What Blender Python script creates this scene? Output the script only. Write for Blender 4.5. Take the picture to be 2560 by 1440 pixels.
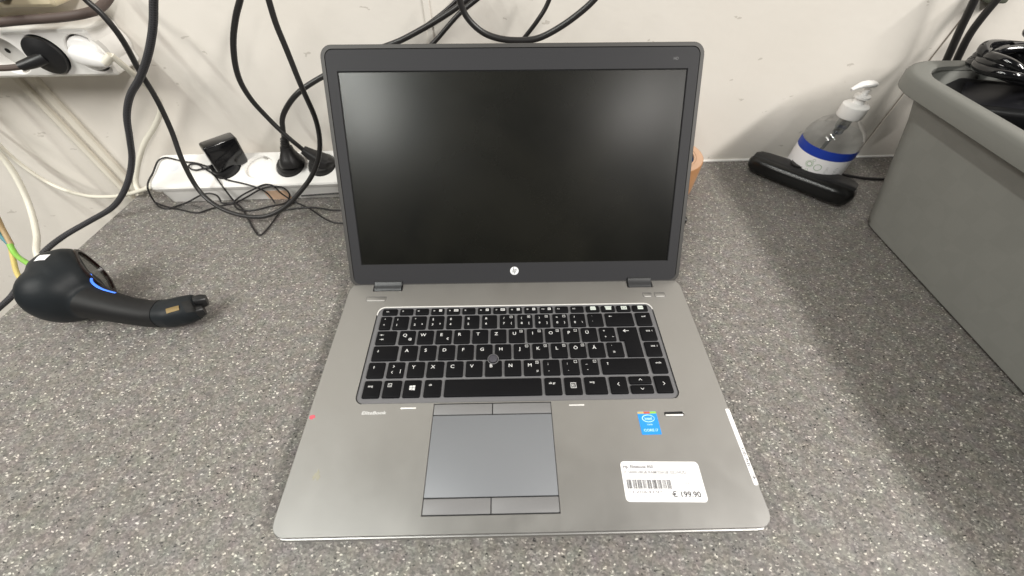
import bpy, math, random
from mathutils import Vector, Matrix
random.seed(7)
R = math.radians
sc = bpy.context.scene
for o in list(bpy.data.objects):
    bpy.data.objects.remove(o, do_unlink=True)
COL = sc.collection

# ------------------------------------------------------------------ camera
cam_data = bpy.data.cameras.new("camera")
cam = bpy.data.objects.new("camera", cam_data)
COL.objects.link(cam)
cam_data.sensor_width = 36.0
cam_data.lens = 941.04 / 2560.0 * 36.0
cam_data.clip_start = 0.01
cam_data.clip_end = 60
cam_data.dof.use_dof = True
cam_data.dof.focus_distance = 0.40
cam_data.dof.aperture_fstop = 5.0
rt = Vector((0.99982515, -0.0186533, -0.00131369))
up = Vector((0.01528227, 0.77460883, 0.63225597))
fw = Vector((0.01077606, 0.63216549, -0.77475845))
m = Matrix((( rt.x, up.x, -fw.x, -0.00880684),
            ( rt.y, up.y, -fw.y, -0.03574922),
            ( rt.z, up.z, -fw.z,  0.35055321),
            (0, 0, 0, 1)))
cam.matrix_world = m
sc.camera = cam

# ------------------------------------------------------------------ light of the room
world = bpy.data.worlds.new("World")
sc.world = world
world.use_nodes = True
bg = world.node_tree.nodes["Background"]
bg.inputs[0].default_value = (1.0, 0.955, 0.89, 1)
bg.inputs[1].default_value = 0.035

def area(name, loc, size, sy, power, target, col=(1.0, 0.962, 0.905)):
    l = bpy.data.lights.new(name, 'AREA')
    l.shape = 'RECTANGLE'
    l.size = size
    l.size_y = sy
    l.energy = power
    l.color = col
    o = bpy.data.objects.new(name, l)
    COL.objects.link(o)
    d = (Vector(target) - Vector(loc)).normalized()
    y = Vector((0, 1, 0))
    x = y.cross(-d).normalized()
    y = (-d).cross(x).normalized()
    o.matrix_world = Matrix(((x.x, y.x, -d.x, loc[0]), (x.y, y.y, -d.y, loc[1]), (x.z, y.z, -d.z, loc[2]), (0, 0, 0, 1)))
    return o
area("ceiling_lamp_left", (-1.05, -0.93, 2.0), 0.07, 1.68, 41, (-0.95, -0.85, 0), (0.975, 0.99, 0.93))
area("ceiling_lamp_far_left", (-1.55, -0.62, 1.35), 0.30, 0.9, 19, (-0.55, 0.25, 0))
area("ceiling_lamp_right", (1.95, -0.95, 2.0), 0.22, 1.6, 100, (1.1, -0.2, 0))
area("ceiling_lamp_middle", (0.98, -1.55, 2.0), 0.16, 0.4, 8, (0.98, -1.5, 0))

sc.view_settings.view_transform = 'Standard'
sc.view_settings.look = 'None'
sc.view_settings.exposure = 0.0
sc.view_settings.gamma = 1.0
sc.render.engine = 'CYCLES'
sc.cycles.max_bounces = 10
sc.cycles.transparent_max_bounces = 16
sc.cycles.caustics_reflective = False
sc.cycles.caustics_refractive = False

# ------------------------------------------------------------------ materials
def srgb(r, g, b):
    f = lambda c: (c / 255 / 12.92) if c / 255 <= 0.04045 else ((c / 255 + 0.055) / 1.055) ** 2.4
    return (f(r), f(g), f(b), 1)

def mat(name, col, rough=0.5, metal=0.0, spec=0.5, bump=0.0, bscale=400, var=0.0, vscale=30, rvar=0.0, coat=0.0, trans=0.0, ior=1.45):
    M = bpy.data.materials.new(name)
    M.use_nodes = True
    nt = M.node_tree
    b = nt.nodes["Principled BSDF"]
    if len(col) == 3:
        col = (*col, 1)
    b.inputs["Base Color"].default_value = col
    b.inputs["Roughness"].default_value = rough
    b.inputs["Metallic"].default_value = metal
    b.inputs["Specular IOR Level"].default_value = spec
    b.inputs["Coat Weight"].default_value = coat
    b.inputs["Transmission Weight"].default_value = trans
    b.inputs["IOR"].default_value = ior
    tc = nt.nodes.new("ShaderNodeTexCoord")
    if bump:
        n = nt.nodes.new("ShaderNodeTexNoise")
        n.inputs["Scale"].default_value = bscale
        n.inputs["Detail"].default_value = 4
        nt.links.new(tc.outputs["Object"], n.inputs["Vector"])
        bp = nt.nodes.new("ShaderNodeBump")
        bp.inputs["Strength"].default_value = bump
        bp.inputs["Distance"].default_value = 0.001
        nt.links.new(n.outputs["Fac"], bp.inputs["Height"])
        nt.links.new(bp.outputs["Normal"], b.inputs["Normal"])
    if var or rvar:
        n = nt.nodes.new("ShaderNodeTexNoise")
        n.inputs["Scale"].default_value = vscale
        n.inputs["Detail"].default_value = 6
        n.inputs["Roughness"].default_value = 0.6
        nt.links.new(tc.outputs["Object"], n.inputs["Vector"])
        if var:
            mr = nt.nodes.new("ShaderNodeMapRange")
            mr.inputs[1].default_value = 0.25
            mr.inputs[2].default_value = 0.75
            mr.inputs[3].default_value = 1 - var
            mr.inputs[4].default_value = 1 + var
            nt.links.new(n.outputs["Fac"], mr.inputs[0])
            mx = nt.nodes.new("ShaderNodeVectorMath")
            mx.operation = 'SCALE'
            mx.inputs[0].default_value = col[:3]
            nt.links.new(mr.outputs[0], mx.inputs["Scale"])
            nt.links.new(mx.outputs[0], b.inputs["Base Color"])
        if rvar:
            mr = nt.nodes.new("ShaderNodeMapRange")
            mr.inputs[1].default_value = 0.3
            mr.inputs[2].default_value = 0.7
            mr.inputs[3].default_value = rough - rvar
            mr.inputs[4].default_value = rough + rvar
            nt.links.new(n.outputs["Fac"], mr.inputs[0])
            nt.links.new(mr.outputs[0], b.inputs["Roughness"])
    return M

def wall_material():
    M = bpy.data.materials.new("painted_wall")
    M.use_nodes = True
    nt = M.node_tree
    L = nt.links.new
    b = nt.nodes["Principled BSDF"]
    b.inputs["Roughness"].default_value = 0.5
    b.inputs["Specular IOR Level"].default_value = 0.3
    tc = nt.nodes.new("ShaderNodeTexCoord")
    n1 = nt.nodes.new("ShaderNodeTexNoise"); n1.inputs["Scale"].default_value = 5; n1.inputs["Detail"].default_value = 8
    L(tc.outputs["Object"], n1.inputs["Vector"])
    r1 = nt.nodes.new("ShaderNodeValToRGB")
    r1.color_ramp.elements[0].position = 0.35; r1.color_ramp.elements[0].color = (0.775, 0.733, 0.675, 1)
    r1.color_ramp.elements[1].position = 0.65; r1.color_ramp.elements[1].color = (0.80, 0.762, 0.71, 1)
    L(n1.outputs["Fac"], r1.inputs["Fac"])
    # scuffs: short thin strokes, sparse
    mp = nt.nodes.new("ShaderNodeMapping"); mp.inputs["Scale"].default_value = (26, 26, 60); mp.inputs["Rotation"].default_value = (0, 0.35, 0)
    L(tc.outputs["Object"], mp.inputs["Vector"])
    nd = nt.nodes.new("ShaderNodeTexNoise"); nd.inputs["Scale"].default_value = 2.2; nd.inputs["Detail"].default_value = 3
    L(mp.outputs[0], nd.inputs["Vector"])
    ad = nt.nodes.new("ShaderNodeVectorMath"); ad.operation = 'MULTIPLY_ADD'
    ad.inputs[1].default_value = (1.3, 1.3, 1.3)
    L(nd.outputs["Color"], ad.inputs[0]); L(mp.outputs[0], ad.inputs[2])
    v = nt.nodes.new("ShaderNodeTexVoronoi"); v.feature = 'F1'; v.inputs["Scale"].default_value = 1.0
    L(ad.outputs[0], v.inputs["Vector"])
    lt = nt.nodes.new("ShaderNodeMath"); lt.operation = 'LESS_THAN'; lt.inputs[1].default_value = 0.13
    L(v.outputs["Distance"], lt.inputs[0])
    sp = nt.nodes.new("ShaderNodeSeparateColor")
    L(v.outputs["Color"], sp.inputs[0])
    g = nt.nodes.new("ShaderNodeMath"); g.operation = 'GREATER_THAN'; g.inputs[1].default_value = 0.72
    L(sp.outputs[0], g.inputs[0])
    ml = nt.nodes.new("ShaderNodeMath"); ml.operation = 'MULTIPLY'
    L(lt.outputs[0], ml.inputs[0]); L(g.outputs[0], ml.inputs[1])
    m2 = nt.nodes.new("ShaderNodeMath"); m2.operation = 'MULTIPLY'; m2.inputs[1].default_value = 0.45
    L(ml.outputs[0], m2.inputs[0])
    mx = nt.nodes.new("ShaderNodeMix"); mx.data_type = 'RGBA'
    L(m2.outputs[0], mx.inputs[0]); L(r1.outputs[0], mx.inputs[6]); mx.inputs[7].default_value = (0.40, 0.36, 0.31, 1)
    L(mx.outputs[2], b.inputs["Base Color"])
    n2 = nt.nodes.new("ShaderNodeTexNoise"); n2.inputs["Scale"].default_value = 130; n2.inputs["Detail"].default_value = 5
    L(tc.outputs["Object"], n2.inputs["Vector"])
    n3 = nt.nodes.new("ShaderNodeTexNoise"); n3.inputs["Scale"].default_value = 14; n3.inputs["Detail"].default_value = 3
    L(tc.outputs["Object"], n3.inputs["Vector"])
    aa = nt.nodes.new("ShaderNodeMath"); aa.operation = 'MULTIPLY_ADD'; aa.inputs[1].default_value = 4.0
    L(n3.outputs["Fac"], aa.inputs[0]); L(n2.outputs["Fac"], aa.inputs[2])
    bp = nt.nodes.new("ShaderNodeBump"); bp.inputs["Strength"].default_value = 0.16; bp.inputs["Distance"].default_value = 0.0012
    L(aa.outputs[0], bp.inputs["Height"]); L(bp.outputs[0], b.inputs["Normal"])
    return M

def laminate_material():
    M = bpy.data.materials.new("speckled_laminate")
    M.use_nodes = True
    nt = M.node_tree
    L = nt.links.new
    b = nt.nodes["Principled BSDF"]
    b.inputs["Roughness"].default_value = 0.46
    b.inputs["Specular IOR Level"].default_value = 0.4
    tc = nt.nodes.new("ShaderNodeTexCoord")
    def layer(scale, warp, stretch, rot):
        mp = nt.nodes.new("ShaderNodeMapping")
        mp.inputs["Scale"].default_value = (scale, scale * stretch, scale)
        mp.inputs["Rotation"].default_value = (0, 0, rot)
        L(tc.outputs["Object"], mp.inputs["Vector"])
        n = nt.nodes.new("ShaderNodeTexNoise"); n.inputs["Scale"].default_value = 0.9; n.inputs["Detail"].default_value = 2
        L(mp.outputs[0], n.inputs["Vector"])
        a = nt.nodes.new("ShaderNodeVectorMath"); a.operation = 'MULTIPLY_ADD'; a.inputs[1].default_value = (warp,) * 3
        L(n.outputs["Color"], a.inputs[0]); L(mp.outputs[0], a.inputs[2])
        v = nt.nodes.new("ShaderNodeTexVoronoi"); v.inputs["Scale"].default_value = 1.0
        L(a.outputs[0], v.inputs["Vector"])
        s = nt.nodes.new("ShaderNodeSeparateColor")
        L(v.outputs["Color"], s.inputs[0])
        return v, s
    v1, s1 = layer(600, 2.4, 1.35, 0.5)
    r = nt.nodes.new("ShaderNodeValToRGB")
    cr = r.color_ramp
    cr.interpolation = 'CONSTANT'
    cr.elements[0].position = 0.0; cr.elements[0].color = (0.108, 0.102, 0.096, 1)
    cr.elements[1].position = 0.13; cr.elements[1].color = (0.119, 0.111, 0.103, 1)
    for pos, c in ((0.30, (0.149, 0.139, 0.129)), (0.52, (0.175, 0.164, 0.152)), (0.72, (0.205, 0.191, 0.177)), (0.86, (0.244, 0.231, 0.213)), (0.95, (0.317, 0.300, 0.277))):
        e = cr.elements.new(pos); e.color = (*c, 1)
    L(s1.outputs[0], r.inputs["Fac"])
    # sparse larger chips: bright and dark
    v2, s2 = layer(330, 1.8, 1.7, 0.2)
    near = nt.nodes.new("ShaderNodeMath"); near.operation = 'LESS_THAN'; near.inputs[1].default_value = 0.34
    L(v2.outputs["Distance"], near.inputs[0])
    hi = nt.nodes.new("ShaderNodeMath"); hi.operation = 'GREATER_THAN'; hi.inputs[1].default_value = 0.86
    L(s2.outputs[0], hi.inputs[0])
    lo = nt.nodes.new("ShaderNodeMath"); lo.operation = 'LESS_THAN'; lo.inputs[1].default_value = 0.10
    L(s2.outputs[0], lo.inputs[0])
    mh = nt.nodes.new("ShaderNodeMath"); mh.operation = 'MULTIPLY'; L(near.outputs[0], mh.inputs[0]); L(hi.outputs[0], mh.inputs[1])
    ml = nt.nodes.new("ShaderNodeMath"); ml.operation = 'MULTIPLY'; L(near.outputs[0], ml.inputs[0]); L(lo.outputs[0], ml.inputs[1])
    x1 = nt.nodes.new("ShaderNodeMix"); x1.data_type = 'RGBA'
    L(mh.outputs[0], x1.inputs[0]); L(r.outputs[0], x1.inputs[6]); x1.inputs[7].default_value = (0.60, 0.57, 0.52, 1)
    x2 = nt.nodes.new("ShaderNodeMix"); x2.data_type = 'RGBA'
    L(ml.outputs[0], x2.inputs[0]); L(x1.outputs[2], x2.inputs[6]); x2.inputs[7].default_value = (0.023, 0.022, 0.022, 1)
    # faint colour mottling
    n = nt.nodes.new("ShaderNodeTexNoise"); n.inputs["Scale"].default_value = 90; n.inputs["Detail"].default_value = 3
    L(tc.outputs["Object"], n.inputs["Vector"])
    hs = nt.nodes.new("ShaderNodeMix"); hs.data_type = 'RGBA'; hs.blend_type = 'OVERLAY'; hs.inputs[0].default_value = 0.10
    L(x2.outputs[2], hs.inputs[6]); L(n.outputs["Color"], hs.inputs[7])
    L(hs.outputs[2], b.inputs["Base Color"])
    n4 = nt.nodes.new("ShaderNodeTexNoise"); n4.inputs["Scale"].default_value = 600
    L(tc.outputs["Object"], n4.inputs["Vector"])
    bp = nt.nodes.new("ShaderNodeBump"); bp.inputs["Strength"].default_value = 0.12; bp.inputs["Distance"].default_value = 0.0005
    L(n4.outputs["Fac"], bp.inputs["Height"]); L(bp.outputs[0], b.inputs["Normal"])
    return M

def braid_material():
    M = mat("braided_sleeve", (0.05, 0.05, 0.055), 0.55)
    nt = M.node_tree; L = nt.links.new
    b = nt.nodes["Principled BSDF"]
    uv = nt.nodes.new("ShaderNodeUVMap")
    s = nt.nodes.new("ShaderNodeSeparateXYZ"); L(uv.outputs[0], s.inputs[0])
    def w(k):
        a = nt.nodes.new("ShaderNodeMath"); a.operation = 'MULTIPLY'; a.inputs[1].default_value = 6.2832 * 4 * k
        L(s.outputs[0], a.inputs[0])
        c = nt.nodes.new("ShaderNodeMath"); c.operation = 'MULTIPLY_ADD'; c.inputs[1].default_value = 2600
        L(s.outputs[1], c.inputs[0]); L(a.outputs[0], c.inputs[2])
        d = nt.nodes.new("ShaderNodeMath"); d.operation = 'SINE'; L(c.outputs[0], d.inputs[0])
        return d
    a, c = w(1), w(-1)
    mx = nt.nodes.new("ShaderNodeMath"); mx.operation = 'MAXIMUM'; L(a.outputs[0], mx.inputs[0]); L(c.outputs[0], mx.inputs[1])
    mr = nt.nodes.new("ShaderNodeMapRange"); mr.inputs[1].default_value = -0.2; mr.inputs[2].default_value = 1.0
    L(mx.outputs[0], mr.inputs[0])
    mc = nt.nodes.new("ShaderNodeMix"); mc.data_type = 'RGBA'
    L(mr.outputs[0], mc.inputs[0]); mc.inputs[6].default_value = (0.012, 0.012, 0.014, 1); mc.inputs[7].default_value = (0.045, 0.044, 0.05, 1)
    L(mc.outputs[2], b.inputs["Base Color"])
    bp = nt.nodes.new("ShaderNodeBump"); bp.inputs["Strength"].default_value = 0.6; bp.inputs["Distance"].default_value = 0.0006
    L(mr.outputs[0], bp.inputs["Height"]); L(bp.outputs[0], b.inputs["Normal"])
    return M

def clear_material(name, tint=(1, 1, 1), k=0.10, rough=0.04):
    M = bpy.data.materials.new(name)
    M.use_nodes = True
    nt = M.node_tree; L = nt.links.new
    nt.nodes.remove(nt.nodes["Principled BSDF"])
    out = nt.nodes["Material Output"]
    t = nt.nodes.new("ShaderNodeBsdfTransparent"); t.inputs[0].default_value = (*tint, 1)
    g = nt.nodes.new("ShaderNodeBsdfGlossy"); g.inputs["Roughness"].default_value = rough
    f = nt.nodes.new("ShaderNodeLayerWeight"); f.inputs[0].default_value = 0.5
    p = nt.nodes.new("ShaderNodeMath"); p.operation = 'POWER'; p.inputs[1].default_value = 3.0
    L(f.outputs["Facing"], p.inputs[0])
    a = nt.nodes.new("ShaderNodeMath"); a.operation = 'MULTIPLY_ADD'; a.inputs[1].default_value = 0.45; a.inputs[2].default_value = k
    L(p.outputs[0], a.inputs[0])
    mx = nt.nodes.new("ShaderNodeMixShader")
    L(a.outputs[0], mx.inputs[0]); L(t.outputs[0], mx.inputs[1]); L(g.outputs[0], mx.inputs[2])
    L(mx.outputs[0], out.inputs[0])
    return M

def glow(name, col, s):
    M = mat(name, col, 0.4)
    b = M.node_tree.nodes["Principled BSDF"]
    b.inputs["Emission Color"].default_value = (*col, 1)
    b.inputs["Emission Strength"].default_value = s
    return M

WALL = wall_material()
DESK = laminate_material()
SILVER = mat("brushed_silver", (0.37, 0.366, 0.358), 0.40, 0.95, bump=0.05, bscale=1500, var=0.03, vscale=25, rvar=0.04)
PLATE = mat("keyboard_plate", (0.17, 0.17, 0.18), 0.5, 0.4)
CHROME = mat("polished_edge", (0.88, 0.87, 0.85), 0.35, 0.35)
PAD = mat("pad_surface", (0.195, 0.205, 0.222), 0.5, 0.25)
KEY = mat("key_plastic", (0.006, 0.006, 0.007), 0.5, 0.0, 0.1, bump=0.03, bscale=2500, rvar=0.06, vscale=120)
INK = mat("white_print", (0.60, 0.60, 0.60), 0.6)
INKG = mat("grey_print", (0.40, 0.40, 0.40), 0.6)
BEZEL = mat("bezel_plastic", (0.030, 0.030, 0.033), 0.55, 0.0, 0.25, bump=0.10, bscale=1800)
RIM = mat("lid_rim", (0.050, 0.048, 0.046), 0.5, 0.0)
SEAM = mat("dark_seam", (0.006, 0.006, 0.006), 0.7)
SCREEN = mat("screen_glass", (0.0050, 0.0053, 0.0040), 0.265, 0.0, 0.5, rvar=0.02, vscale=9)
HINGE = mat("hinge_plastic", (0.032, 0.033, 0.035), 0.35, 0.2)
BLACK = mat("black_plastic", (0.012, 0.012, 0.013), 0.38, bump=0.04, bscale=1500)
RUBBER = mat("black_rubber", (0.022, 0.021, 0.021), 0.36, bump=0.03, bscale=900)
WIRE = mat("thin_wire", (0.018, 0.016, 0.017), 0.4)
GLOSS = mat("gloss_black", (0.006, 0.006, 0.007), 0.14, coat=0.3)
SCAN = mat("scanner_shell", (0.013, 0.0155, 0.018), 0.46, 0.0, 0.22, bump=0.05, bscale=900)
GRIP = mat("scanner_grip", (0.011, 0.011, 0.0115), 0.55, 0.0, 0.3, bump=0.08, bscale=1200)
WHITE = mat("white_plastic", (0.86, 0.845, 0.82), 0.35, var=0.02, vscale=40)
WHITEC = mat("white_cable", (0.72, 0.69, 0.60), 0.42)
OLDWHITE = mat("duct_plastic", (0.68, 0.64, 0.56), 0.5, var=0.03)
SOCKET = mat("socket_plastic", (0.62, 0.61, 0.59), 0.4)
CREAM = mat("cream_plastic", (0.62, 0.54, 0.38), 0.5, var=0.04)
BROWN = mat("brown_sleeve", (0.085, 0.062, 0.054), 0.6)
METAL = mat("contact_metal", (0.55, 0.53, 0.50), 0.3, 1.0)
GOLD = mat("gold_contact", (0.17, 0.115, 0.04), 0.5, 0.3)
PAPER = mat("label_paper", (0.86, 0.85, 0.87), 0.55, var=0.01)
INKB = mat("black_print", (0.03, 0.03, 0.035), 0.6)
INKL = mat("pale_print", (0.17, 0.17, 0.18), 0.6)
BLUE = mat("blue_sticker", (0.02, 0.27, 0.78), 0.35)
PALEBLUE = mat("pale_blue_print", (0.45, 0.75, 0.95), 0.4)
NAVY = mat("navy_band", (0.012, 0.045, 0.36), 0.4)
GREYBASKET = mat("grey_basket_plastic", (0.218, 0.220, 0.205), 0.55, bump=0.10, bscale=700, var=0.05, vscale=12)
GREYRIM = mat("grey_rim_plastic", (0.16, 0.162, 0.15), 0.5, bump=0.06, bscale=700)
TAPE = mat("brown_tape", (0.42, 0.215, 0.10), 0.3, 0.0, var=0.05, vscale=90)
CARD = mat("cardboard_core", (0.62, 0.40, 0.27), 0.75, var=0.05)
COREBLUE = mat("core_print", (0.05, 0.16, 0.36), 0.6)
BAG = mat("dark_cloth", (0.05, 0.047, 0.048), 0.8, bump=0.4, bscale=300)
LED = glow("led_blue", (0.06, 0.20, 0.95), 0.75)
REDGLASS = mat("dark_red_glass", (0.010, 0.003, 0.0025), 0.22)
SCANGLASS = mat("window_glass", (0.055, 0.058, 0.05), 0.2, coat=0.5)
GREEN = mat("green_wire", (0.24, 0.52, 0.08), 0.45)
YELLOW = mat("yellow_wire", (0.62, 0.50, 0.18), 0.5)
TEAL = mat("teal_wire", (0.09, 0.23, 0.26), 0.5)
SAND = mat("sand_wire", (0.42, 0.30, 0.16), 0.5)
STAIN = mat("dried_stain", (0.30, 0.29, 0.23), 0.7)
REDMARK = mat("red_marker", (0.55, 0.10, 0.13), 0.5)
PUMP = mat("pump_white", (0.82, 0.81, 0.80), 0.3)
CLEAR = clear_material("clear_bottle", (0.975, 0.975, 0.98), 0.04)
LIQUID = clear_material("clear_gel", (0.955, 0.965, 0.97), 0.01)
FLOOR = mat("floor_vinyl", (0.32, 0.30, 0.27), 0.6, var=0.08)
BRAID = braid_material()
def weave(M, scale, amt):
    """faint moulded weave in the plastic"""
    nt = M.node_tree; L = nt.links.new
    b = nt.nodes["Principled BSDF"]
    src = b.inputs["Base Color"].links[0].from_socket
    tc = nt.nodes.new("ShaderNodeTexCoord")
    n = nt.nodes.new("ShaderNodeTexNoise"); n.inputs["Scale"].default_value = 9
    L(tc.outputs["Object"], n.inputs["Vector"])
    a = nt.nodes.new("ShaderNodeVectorMath"); a.operation = 'MULTIPLY_ADD'; a.inputs[1].default_value = (0.02,) * 3
    L(n.outputs["Color"], a.inputs[0]); L(tc.outputs["Object"], a.inputs[2])
    c = nt.nodes.new("ShaderNodeTexChecker"); c.inputs["Scale"].default_value = scale
    c.inputs[1].default_value = (1 + amt,) * 3 + (1,); c.inputs[2].default_value = (1 - amt,) * 3 + (1,)
    L(a.outputs[0], c.inputs[0])
    m_ = nt.nodes.new("ShaderNodeMix"); m_.data_type = 'RGBA'; m_.blend_type = 'MULTIPLY'; m_.inputs[0].default_value = 1
    L(src, m_.inputs[6]); L(c.outputs[0], m_.inputs[7]); L(m_.outputs[2], b.inputs["Base Color"])
weave(GREYBASKET, 42, 0.014)
def reflection_haze(M):
    """uneven haze in the base colour, imitating the smoky room reflection on the screen"""
    nt = M.node_tree; L = nt.links.new
    b = nt.nodes["Principled BSDF"]
    tc = nt.nodes.new("ShaderNodeTexCoord")
    n = nt.nodes.new("ShaderNodeTexNoise"); n.inputs["Scale"].default_value = 8; n.inputs["Detail"].default_value = 3; n.inputs["Distortion"].default_value = 0.6
    L(tc.outputs["Object"], n.inputs["Vector"])
    r = nt.nodes.new("ShaderNodeValToRGB")
    r.color_ramp.elements[0].position = 0.38; r.color_ramp.elements[0].color = (0.0035, 0.0036, 0.0028, 1)
    r.color_ramp.elements[1].position = 0.66; r.color_ramp.elements[1].color = (0.0085, 0.0082, 0.0062, 1)
    L(n.outputs["Fac"], r.inputs[0]); L(r.outputs[0], b.inputs["Base Color"])
reflection_haze(SCREEN)  # blurred reflection of the room painted into the screen colour as cloudy tone
TPBUTTON = mat("button_metal", (0.205, 0.205, 0.21), 0.5, 0.3)
BOXGREEN = mat("clip_plastic", (0.09, 0.10, 0.075), 0.6)
BAND = [mat("foil_gold", (0.62, 0.50, 0.20), 0.3, 0.4), mat("foil_red", (0.60, 0.15, 0.08), 0.3, 0.4), mat("foil_green", (0.35, 0.68, 0.10), 0.3, 0.4)]

# ------------------------------------------------------------------ builders
OFF = {}
def off_of(parent):
    return OFF.get(parent.name, Vector((0, 0, 0))) if parent else Vector((0, 0, 0))

def thing(name, label, cat, loc=(0, 0, 0), group=None):
    o = bpy.data.objects.new(name, None)
    COL.objects.link(o)
    o.empty_display_size = 0.02
    o.location = loc
    o["label"] = label
    o["category"] = cat
    if group:
        o["group"] = group
    OFF[o.name] = Vector(loc)
    return o

def put(name, V, F, material, parent=None, smooth=True, angle=35, uv=None, label=None, loc=None):
    off = off_of(parent) if parent else Vector(loc or (0, 0, 0))
    me = bpy.data.meshes.new(name)
    me.from_pydata([tuple(Vector(v) - off) for v in V], [], F)
    me.validate()
    if smooth:
        me.polygons.foreach_set("use_smooth", [True] * len(me.polygons))
    me.materials.append(material)
    if uv:
        layer = me.uv_layers.new(name="UVMap")
        for li, l in enumerate(me.loops):
            layer.data[li].uv = uv[l.vertex_index]
    me.update()
    if smooth:
        me.set_sharp_from_angle(angle=R(angle))
    o = bpy.data.objects.new(name, me)
    COL.objects.link(o)
    if parent:
        o.parent = parent
        OFF[o.name] = off
    else:
        o.location = off
        OFF[o.name] = off
    if label:
        o["label"] = label
    return o

def tag(o, label, cat, group=None, kind=None):
    if label: o["label"] = label
    if cat: o["category"] = cat
    if group: o["group"] = group
    if kind: o["kind"] = kind
    return o

def join(*parts):
    V, F = [], []
    for v, f in parts:
        k = len(V)
        V += list(v)
        F += [tuple(i + k for i in q) for q in f]
    return V, F

def rr(x0, x1, y0, y1, r, n=5):
    r = max(1e-5, min(r, (x1 - x0) / 2 - 1e-5, (y1 - y0) / 2 - 1e-5))
    P = []
    for cx, cy, a0 in ((x1 - r, y1 - r, 0), (x0 + r, y1 - r, 90), (x0 + r, y0 + r, 180), (x1 - r, y0 + r, 270)):
        for i in range(n + 1):
            a = R(a0 + 90 * i / n)
            P.append((cx + r * math.cos(a), cy + r * math.sin(a)))
    return P

def stack(rings, cap0=True, cap1=True):
    n = len(rings[0])
    V = [v for r in rings for v in r]
    F = []
    for k in range(len(rings) - 1):
        for i in range(n):
            j = (i + 1) % n
            F.append((k * n + i, k * n + j, (k + 1) * n + j, (k + 1) * n + i))
    if cap0: F.append(tuple(reversed(range(n))))
    if cap1: F.append(tuple((len(rings) - 1) * n + i for i in range(n)))
    return V, F

def rslab(x0, x1, y0, y1, r, z0, z1, bev=0.0, n=5, T=None, tb=0.0):
    """rounded slab with a rounded top edge (and bottom edge tb)"""
    rings = []
    def ring(i, z):
        rings.append([(px, py, z) for px, py in rr(x0 + i, x1 - i, y0 + i, y1 - i, max(r - i, 1e-4), n)])
    if tb:
        ring(tb, z0); ring(tb * 0.3, z0 + tb * 0.3); ring(0, z0 + tb)
    else:
        ring(0, z0)
    if bev:
        ring(0, z1 - bev); ring(bev * 0.3, z1 - bev * 0.3); ring(bev, z1)
    else:
        ring(0, z1)
    V, F = stack(rings)
    if T: V = [T(*v) for v in V]
    return V, F

from mathutils.geometry import tessellate_polygon
def holed(outer, holes, z1, z0, T=None, ch=0.0, chh=0.0):
    """plate from z0 to z1 with holes; ch chamfers the outer edge"""
    def inset(P, d):
        n = len(P); out = []
        for i in range(n):
            a, b, c = Vector(P[i - 1]), Vector(P[i]), Vector(P[(i + 1) % n])
            e1, e2 = (b - a), (c - b)
            if e1.length < 1e-9 or e2.length < 1e-9:
                out.append(tuple(b)); continue
            n1 = Vector((-e1.y, e1.x)).normalized(); n2 = Vector((-e2.y, e2.x)).normalized()
            nn = n1 + n2
            nn = nn / max(0.5, nn.dot(n1) if nn.length else 1)
            out.append((b.x + nn.x * d, b.y + nn.y * d))
        return out
    top = [inset(outer, ch) if ch else outer] + [inset(h, -chh) if chh else h for h in holes]
    polys = [[Vector((x, y, 0)) for x, y in p] for p in top]
    tris = tessellate_polygon(polys)
    flat = [v for p in polys for v in p]
    V = [(v.x, v.y, z1) for v in flat]
    F = []
    for t in tris:
        a, b, c = (flat[i] for i in t)
        if (b - a).cross(c - a).z < 0: t = (t[0], t[2], t[1])
        F.append(tuple(t))
    def wall(P, Q, za, zb, flip):
        k = len(V); n = len(P)
        V.extend((x, y, za) for x, y in P); V.extend((x, y, zb) for x, y in Q)
        for i in range(n):
            j = (i + 1) % n
            f = (k + j, k + i, k + n + i, k + n + j)
            F.append(tuple(reversed(f)) if flip else f)
    if ch:
        wall(top[0], outer, z1, z1 - ch, False)
    wall(outer, outer, z1 - ch, z0, False)
    for t, h in zip(top[1:], holes):
        if chh: wall(t, h, z1, z1 - chh, True)
        wall(h, h, z1 - chh, z0, True)
    if T: V = [T(*v) for v in V]
    return V, F

def smooth_path(P, per=6, closed=False):
    P = [Vector(p) for p in P]
    out = []
    n = len(P)
    for i in range(n - 1):
        p0 = P[max(i - 1, 0)]; p1 = P[i]; p2 = P[i + 1]; p3 = P[min(i + 2, n - 1)]
        t0 = 0.0
        t1 = t0 + max((p1 - p0).length, 1e-5) ** 0.5
        t2 = t1 + max((p2 - p1).length, 1e-5) ** 0.5
        t3 = t2 + max((p3 - p2).length, 1e-5) ** 0.5
        for k in range(per):
            t = t1 + (t2 - t1) * k / per
            A1 = p0 * ((t1 - t) / (t1 - t0)) + p1 * ((t - t0) / (t1 - t0))
            A2 = p1 * ((t2 - t) / (t2 - t1)) + p2 * ((t - t1) / (t2 - t1))
            A3 = p2 * ((t3 - t) / (t3 - t2)) + p3 * ((t - t2) / (t3 - t2))
            B1 = A1 * ((t2 - t) / (t2 - t0)) + A2 * ((t - t0) / (t2 - t0))
            B2 = A2 * ((t3 - t) / (t3 - t1)) + A3 * ((t - t1) / (t3 - t1))
            out.append(B1 * ((t2 - t) / (t2 - t1)) + B2 * ((t - t1) / (t2 - t1)))
    out.append(P[-1])
    # soften
    for _ in range(2):
        q = out[:]
        for i in range(1, len(out) - 1):
            q[i] = (out[i - 1] + out[i] * 2 + out[i + 1]) / 4
        out = q
    return out

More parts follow.
